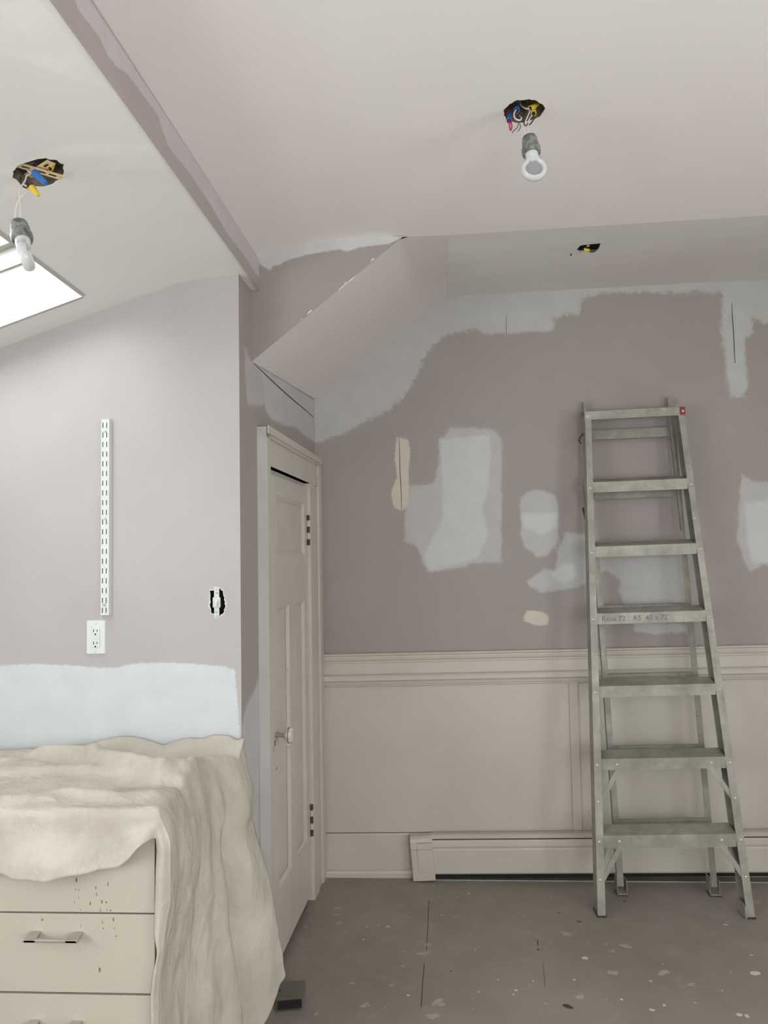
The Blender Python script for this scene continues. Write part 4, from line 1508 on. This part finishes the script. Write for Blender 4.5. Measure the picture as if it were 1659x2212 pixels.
# ---- small grey gadget on the floor
gx = empty('grey_gadget', (-0.475, 2.54, 0))
tag(gx, 'small grey box with a black front lying on the floor by the drop cloth', 'box')
P1, P2, P3, P4 = atZ(597, 2162, .033), atZ(654, 2157, .033), atZ(660, 2117, .033), atZ(598, 2121, .033)
body = MB()
base_ = [P1, P2, P3, P4]
body.add([tuple(p) for p in base_] + [(p[0], p[1], .004) for p in base_], [(0, 1, 2, 3), (7, 6, 5, 4), (0, 4, 5, 1), (1, 5, 6, 2), (2, 6, 7, 3), (3, 7, 4, 0)])
body.build('case', mat_boxgrey, gx, bevel=.0022)
d12 = (P2 - P1) / np.linalg.norm(P2 - P1)
nf = np.array([d12[1], -d12[0], 0])
fp = MB()
a_, b_ = P1 + d12 * .003 + nf * .0012, P2 - d12 * .003 + nf * .0012
fp.add([tuple(a_ + np.array([0, 0, -.001])), tuple(b_ + np.array([0, 0, -.001])), (b_[0], b_[1], .006), (a_[0], a_[1], .006)] +
       [tuple(a_ - nf * .004), tuple(b_ - nf * .004), (b_[0] - nf[0] * .004, b_[1] - nf[1] * .004, .006), (a_[0] - nf[0] * .004, a_[1] - nf[1] * .004, .006)],
       [(0, 1, 2, 3), (7, 6, 5, 4), (0, 4, 5, 1), (1, 5, 6, 2), (2, 6, 7, 3), (3, 7, 4, 0)])
fp.build('black_front', mat_blackpl, gx)
bl = MB()
a_, b_ = P1 + nf * .010, P1 + d12 * .07 + nf * .010
c_, e_ = P1 + d12 * .07, P1
bl.add([(p[0], p[1], z) for z in (0, .004) for p in (a_, b_, c_, e_)], [(0, 1, 2, 3), (7, 6, 5, 4), (0, 4, 5, 1), (1, 5, 6, 2), (2, 6, 7, 3), (3, 7, 4, 0)])
bl.build('base_tongue', mat_boxgrey, gx)
dd = MB()
c0 = P4 + (P1 - P4) * .48 + d12 * .010
e1, e2 = d12 * .006, (P4 - P1) / np.linalg.norm(P4 - P1) * .008
dd.add([tuple(c0 + e * k + np.array([0, 0, .0003])) for e, k in ((e1, 1), (e2, 1), (e1, -1), (e2, -1))], [(0, 1, 2, 3)])
dd.build('diamond_mark', mat_blackpl, gx)
arc = MB()
ac = P1 + (P4 - P1) * .17 + d12 * .038
for k in range(8):
    f0, f1 = (k - 4) / 4, (k - 3) / 4
    g0 = lambda f, w: ac + d12 * .026 * f + e2 * (0.55 * (1 - f * f) + w * (1 - f * f)) + np.array([0, 0, .0003])
    arc.add([tuple(g0(f0, -.12)), tuple(g0(f1, -.12)), tuple(g0(f1, .22)), tuple(g0(f0, .22))], [(0, 1, 2, 3)])
arc.build('curved_slot', mat_blackpl, gx)

# ---- junction boxes, wires and bulbs
def junction(name, label, cx_, cy_, cz_, r, seed, straps):
    j = empty(name, (cx_, cy_, cz_))
    tag(j, label, 'junction box')
    zf = (lambda x, y: zl(x)) if cx_ < 0 else zmain
    cn, nk = MB(), 32
    rings = []
    for kk, (rr_, top) in enumerate(((1.10, None), (1.10, .047), (.02, .048))):
        for q_ in range(nk):
            an = 2 * math.pi * q_ / nk
            x, y = cx_ + r * rr_ * math.cos(an), cy_ + r * rr_ * math.sin(an)
            rings.append((x, y, zf(x, y) + .0015 if top is None else cz_ + top))
    cn.add(rings, [(a * nk + b, a * nk + (b + 1) % nk, (a + 1) * nk + (b + 1) % nk, (a + 1) * nk + b) for a in range(2) for b in range(nk)] + [tuple(2 * nk + b for b in range(nk))])
    cn.build('metal_can', mat_galv, j)
    if straps:
        for an, w in ((0.75, .024), (2.55, .020)):
            d = np.array([math.cos(an), math.sin(an), 0]); s_ = np.array([-d[1], d[0], 0])
            c = np.array([cx_, cy_, cz_ + .006 + .004 * (an > 1)])
            mb = MB().prism([(-w / 2, 0), (w / 2, 0), (w / 2, .0016), (-w / 2, .0016)], c - d * r * .97, c + d * r * .97, s_, (0, 0, 1))
            so = mb.build('mounting_strap', mat_brass, j, bevel=.0003, seg=1)
            for f in (-.55, .1, .55):
                cc = c + d * r * f + np.array([0, 0, -.0003])
                MB().prism([(-.0030, -.008), (.0030, -.008), (.0030, .008), (-.0030, .008)], cc, cc + np.array([0, 0, .0002]), s_, d).build('strap_slot', mat_dark, so)
    return j


def curve(pts, n=10):
    pts = [np.array(p, float) for p in pts]
    P = [pts[0] * 2 - pts[1]] + pts + [pts[-1] * 2 - pts[-2]]
    out = []
    for i in range(1, len(P) - 2):
        for k in range(n):
            t = k / n
            a, b, c, d = P[i - 1], P[i], P[i + 1], P[i + 2]
            out.append(.5 * (2 * b + (c - a) * t + (2 * a - 5 * b + 4 * c - d) * t * t + (3 * b - a - 3 * c + d) * t ** 3))
    out.append(P[-2])
    return out


def wire(par, pts, r, mat, name='wire'):
    return MB().tube(curve(pts, 6), r, 7).build(name, mat, par, smooth=True)


def nut(par, a, b, mat, r=.0075):
    a, b = np.array(a, float), np.array(b, float)
    L = np.linalg.norm(b - a)
    o = MB().lathe([(r, 0), (r, L * .2), (r * .86, L * .45), (r * .62, L * .97), (r * .4, L)], a, b - a, 10).build('wire_nut', mat, par, smooth=True)
    MB().lathe([(r * .75, -.0003), (r * .75, 0.0001)], a, b - a, 10).build('nut_mouth', mat_dark, o)
    return o


def lamp(name, label, top, axis, spin, wires):
    """socket and flat horseshoe bulb hanging from two wires; top = wire entry, axis = pointing down"""
    L = empty(name, tuple(top))
    tag(L, label, 'light bulb', 'bare test bulbs hanging from the ceiling')
    ax = np.array(axis, float); ax /= np.linalg.norm(ax)
    MB().lathe([(.006, 0), (.0165, .002), (.0180, .006), (.0192, .020), (.0188, .0205), (.0195, .022), (.0200, .030), (.0195, .0306), (.0205, .032), (.0222, .034), (.0222, .044), (.0205, .049), (.0165, .0495), (.0165, .040), (.001, .040)],
               top, ax, 28).build('socket', mat_socket, L, smooth=True)
    for w in wires:
        wire(L, w, .0016, mat_wirew, 'cord')
    # bulb
    nb = np.array(top) + ax * .047
    MB().lathe([(.0155, -.006), (.0158, .004), (.0152, .012), (.0145, .020), (.010, .024), (.001, .025)], nb, ax, 24).build('bulb_neck', mat_bulb, L, smooth=True)
    u = np.array([math.cos(spin), math.sin(spin), 0]); u -= ax * np.dot(u, ax); u /= np.linalg.norm(u)
    w = np.cross(ax, u)
    # horseshoe rim: tube along a pear outline, flattened web inside
    out = []
    N = 40
    for k in range(N + 1):
        a = -2.55 + 5.10 * k / N
        out.append((math.sin(a) * .0245, .045 + math.cos(a) * .0245))
    pth = [(-.0085, .006), (-.0105, .014)] + [(x, h) for x, h in out] + [(.0105, .014), (.0085, .006)]
    # tapered ring section
    mb = MB()
    P = [nb + u * x + ax * h for x, h in pth]
    vs, fs, m_ = [], [], 10
    for i, p in enumerate(P):
        t = P[min(i + 1, len(P) - 1)] - P[max(i - 1, 0)]
        t /= np.linalg.norm(t)
        s_ = np.cross(t, w)
        for q_ in range(m_):
            an = 2 * math.pi * q_ / m_
            vs.append(p + s_ * .0062 * math.cos(an) + w * .0098 * math.sin(an))
    for i in range(len(P) - 1):
        for q_ in range(m_):
            fs.append((i * m_ + q_, i * m_ + (q_ + 1) % m_, (i + 1) * m_ + (q_ + 1) % m_, (i + 1) * m_ + q_))
    fs += [tuple(range(m_))[::-1], tuple((len(P) - 1) * m_ + q_ for q_ in range(m_))]
    mb.add(vs, fs)
    mb.build('bulb_rim', mat_bulb, L, smooth=True)
    web = MB()
    ringp = [(x * .82, .045 + (h - .045) * .82) for x, h in out] + [(.006, .012), (-.006, .012)]
    n_ = len(ringp)
    vs = [nb + u * x + ax * h + w * s_ * .0035 for s_ in (-1, 1) for x, h in ringp]
    web.add(vs, [tuple(range(n_))[::-1], tuple(range(n_, 2 * n_))] + [(i, (i + 1) % n_, n_ + (i + 1) % n_, n_ + i) for i in range(n_)])
    web.build('bulb_web', mat_bulbweb, L)
    return L


def pY(x, y, Y):
    return tuple(atY(x, y, Y))


# right bulb under the main ceiling
jr = junction('junction_box', 'round junction box with blue and yellow wire nuts in the main ceiling', 0.249, 1.79, 2.5, .048, 1, False)
R3 = lambda x, y, Y: pY(1050 + x / 8.295, 190 + y / 8.295, Y)
nut(jr, R3(545, 400, 1.775), R3(560, 300, 1.80), mat_blue, .0075)
nut(jr, R3(415, 590, 1.762), R3(440, 460, 1.785), mat_blue, .0062)
nut(jr, R3(790, 370, 1.775), R3(930, 290, 1.79), mat_yellow, .0068)
nut(jr, R3(850, 460, 1.772), R3(860, 370, 1.80), mat_yellow, .0068)
wire(jr, [R3(600, 220, 1.80), R3(625, 310, 1.79), R3(700, 365, 1.78), R3(780, 375, 1.775)], .0018, mat_wirew)
wire(jr, [R3(540, 390, 1.775), R3(500, 460, 1.765), R3(520, 545, 1.755), R3(600, 580, 1.755), R3(635, 540, 1.765), R3(600, 500, 1.79)], .0018, mat_wirew)
wire(jr, [R3(415, 590, 1.762), R3(420, 690, 1.755), R3(440, 760, 1.752), R3(462, 690, 1.755), R3(455, 560, 1.77), R3(600, 400, 1.80)], .0018, mat_wirer)
wire(jr, [R3(565, 500, 1.79), R3(575, 640, 1.76), R3(560, 710, 1.755), R3(490, 770, 1.75), R3(465, 810, 1.75)], .0009, mat_wireb)
wire(jr, [R3(600, 500, 1.79), R3(600, 620, 1.76), R3(615, 700, 1.755), R3(575, 775, 1.75)], .0009, mat_wireb)
wire(jr, [R3(680, 400, 1.79), R3(665, 560, 1.77), R3(690, 660, 1.765), R3(720, 675, 1.765), R3(760, 600, 1.77)], .0012, mat_wireb)
wire(jr, [R3(850, 460, 1.772), R3(850, 560, 1.765), R3(800, 640, 1.765), R3(770, 660, 1.765)], .0016, mat_wireb)
wire(jr, [R3(640, 300, 1.81), R3(690, 250, 1.815), R3(760, 330, 1.81), R3(900, 200, 1.82)], .0016, mat_galv)
wire(jr, [R3(380, 440, 1.80), R3(470, 360, 1.81), R3(620, 300, 1.82)], .0016, mat_wirer)
axr = np.array(R3(900, 1750, 1.745)) - np.array(R3(775, 900, 1.775))
lamp('hanging_bulb', 'flat white horseshoe bulb in a dark socket hanging face on from the main ceiling', np.array(R3(772, 885, 1.772)), axr, math.radians(0),
     [[R3(790, 400, 1.775), R3(750, 500, 1.77), R3(700, 620, 1.768), R3(680, 720, 1.768), R3(700, 890, 1.772)],
      [R3(830, 480, 1.775), R3(770, 570, 1.77), R3(750, 680, 1.768), R3(780, 800, 1.768), R3(825, 880, 1.772)]])

# left bulb below the left ceiling
jl = junction('junction_box', 'round junction box crossed by brass straps in the left ceiling', -0.842, 1.585, 2.292, .051, 2, True)
L2 = lambda x, y, Y: pY(x / 7.375, 320 + y / 7.375, Y)
nut(jl, L2(560, 400, 1.545), L2(725, 560, 1.52), mat_blue, .0085)
nut(jl, L2(510, 630, 1.53), L2(610, 750, 1.52), mat_yellow, .0072)
nut(jl, L2(800, 330, 1.575), L2(855, 260, 1.59), mat_yellow, .006)
wire(jl, [L2(430, 200, 1.60), L2(430, 330, 1.57), L2(480, 385, 1.555), L2(560, 400, 1.545)], .0020, mat_wirew)
wire(jl, [L2(470, 230, 1.60), L2(450, 320, 1.575), L2(500, 370, 1.56), L2(560, 390, 1.55)], .0020, mat_wirew)
wire(jl, [L2(500, 250, 1.60), L2(560, 240, 1.61), L2(620, 340, 1.59)], .0020, mat_wirew)
wire(jl, [L2(330, 470, 1.57), L2(330, 560, 1.545), L2(390, 620, 1.535), L2(500, 650, 1.53)], .0020, mat_wireb)
wire(jl, [L2(420, 480, 1.57), L2(430, 570, 1.545), L2(470, 640, 1.535), L2(520, 640, 1.53)], .0020, mat_wireb)
wire(jl, [L2(250, 340, 1.59), L2(330, 300, 1.60), L2(420, 330, 1.60)], .0020, mat_galv)
axl = np.array(L2(500, 2140, 1.475)) - np.array(L2(300, 1190, 1.52))
lamp('hanging_bulb', 'flat white horseshoe bulb seen edge on hanging from the left ceiling near the skylight', np.array(L2(300, 1190, 1.52)), axl, math.radians(104),
     [[L2(540, 400, 1.55), L2(430, 440, 1.54), L2(400, 520, 1.535), L2(320, 650, 1.525), L2(310, 780, 1.52), L2(330, 1000, 1.52), L2(320, 1185, 1.52)],
      [L2(520, 630, 1.53), L2(450, 640, 1.53), L2(420, 710, 1.525), L2(320, 800, 1.52), L2(255, 960, 1.52), L2(248, 1160, 1.52)]])

# small hole in the back strip
pc = hit_strip(1272, 536)
js = empty('junction_box', tuple(pc))
tag(js, 'small ragged hole with yellow wire nuts in the rear ceiling strip', 'junction box')
q = MB().box(pc[0] - .05, pc[0] + .05, pc[1] - .06, pc[1] + .09, pc[2] + .030, pc[2] + .034)
q.box(pc[0] - .05, pc[0] - .047, pc[1] - .06, pc[1] + .09, pc[2] + .009, pc[2] + .034)
q.build('metal_can', mat_dark, js)
Rs = lambda x, y, Y: pY(1200 + x / 11.85, 500 + y / 11.85, Y)
nut(js, Rs(720, 470, pc[1] - .01), Rs(880, 480, pc[1] - .01), mat_yellow, .0072)
nut(js, Rs(790, 370, pc[1] + .02), Rs(870, 360, pc[1] + .02), mat_yellow, .005)
wire(js, [Rs(880, 480, pc[1] - .01), Rs(930, 530, pc[1] - .012), Rs(1010, 520, pc[1] - .008), Rs(1080, 440, pc[1])], .0008, mat_wireb)
wire(js, [Rs(640, 480, pc[1]), Rs(620, 520, pc[1] - .012), Rs(680, 490, pc[1] - .01)], .0008, mat_wireb)

# ---- spilled paint flecks and floor seams (thin real films on the floor)
rf = random.Random(21)
fl = MB()
def blob(mb, x, y, r, asp=1.0, rot=0.0, z=.0009, n_=9):
    vs = []
    for k in range(n_):
        a = 2 * math.pi * k / n_
        q_ = r * rf.uniform(.7, 1.2)
        dx, dy = q_ * math.cos(a) * asp, q_ * math.sin(a)
        vs.append((x + dx * math.cos(rot) - dy * math.sin(rot), y + dx * math.sin(rot) + dy * math.cos(rot), z))
    top = (x, y, z + .0006)
    mb.add(vs + [top], [(k, (k + 1) % n_, n_) for k in range(n_)])


fz = lambda x, y: atZ(560 + x / 1.5096, 1880 + y / 1.5096, 0)
for (x, y, r) in ((683, 76, .006), (645, 88, .003), (350, 184, .004), (420, 184, .007), (340, 226, .004), (1063, 287, .011), (1028, 358, .005), (893, 362, .004), (1617, 336, .014), (1282, 456, .008),
                  (1605, 278, .006), (1520, 178, .007), (1277, 362, .005), (837, 392, .006), (715, 398, .004), (1182, 422, .006), (830, 405, .004), (1565, 472, .010), (1590, 476, .008), (486, 408, .005), (780, 358, .003), (1320, 440, .006)):
    p = fz(x, y)
    blob(fl, p[0], p[1], r * .9, 1.3, rf.uniform(0, 3))
for _ in range(150):
    x, y = rf.uniform(-.35, 2.2), rf.uniform(1.95, 3.4)
    blob(fl, x, y, rf.choice([.0012, .0016, .002, .003]), rf.uniform(.8, 2.2), rf.uniform(0, 3), n_=6)
o = fl.build('paint_flecks', simple('dried_white_paint', (0.62, 0.60, 0.57), .7), floor)
o['kind'] = 'stuff'
fl = MB()
for (x, y, r, a) in ((258, 122, .022, 1.2), (255, 143, .014, 1.6), (262, 172, .016, 1), (283, 199, .008, 1), (545, 245, .018, 1.2), (530, 268, .020, 1.8), (470, 312, .012, 1), (305, 366, .012, 1), (590, 432, .022, 1.5), (560, 475, .018, 1.3), (180, 470, .014, .8),
                     (1000, 208, .018, 1.6), (1130, 240, .010, 1), (1200, 245, .022, 1.5), (1155, 265, .014, .7), (1160, 335, .022, 1.2), (1410, 372, .016, .8), (1620, 105, .014, 1.5), (430, 375, .010, 1.2), (340, 440, .016, 1.5), (935, 435, .010, 1.5), (1310, 330, .020, 2), (1040, 410, .018, 1.5), (150, 185, .014, .6), (160, 130, .016, .5), (175, 95, .018, .5)):
    p = fz(x, y)
    for k in range(3):
        blob(fl, p[0] + rf.uniform(-1, 1) * r * .5, p[1] + rf.uniform(-1, 1) * r * .5, r * rf.uniform(.35, .6), a * rf.uniform(.8, 1.6), rf.uniform(-.6, .9), z=.0005, n_=10)
o = fl.build('dust_smears', simple('pale_dust', (0.37, 0.35, 0.325), .9), floor)
o['kind'] = 'stuff'
sm_ = MB()
for pts_, w in (([(553, 100), (550, 180), (545, 262)], .0022), ([(538, 305), (533, 370), (528, 445)], .003), ([(925, 300), (932, 380)], .0012), ([(907, 228), (909, 245)], .004), ([(1178, 250), (1186, 252)], .001)):
    P = [fz(*q_) for q_ in pts_]
    for a, b in zip(P[:-1], P[1:]):
        d = (b - a) / np.linalg.norm(b - a)
        s_ = np.array([-d[1], d[0], 0]) * w / 2
        u_ = np.array([0, 0, .0007])
        sm_.add([tuple(a - s_ + u_), tuple(a + s_ + u_), tuple(b + s_ + u_), tuple(b - s_ + u_)], [(0, 1, 2, 3)])
for (x, y, r, a) in ((910, 259, .005, 1.2), (1008, 445, .011, 1.6), (978, 139, .003, 2), (1045, 168, .005, 2), (625, 330, .003, 1.5), (1190, 102, .004, 1.5)):
    p = fz(x, y)
    blob(sm_, p[0], p[1], r, a, -.5, z=.0008)
sm_.build('floor_scars', mat_crack, floor)['kind'] = 'stuff'
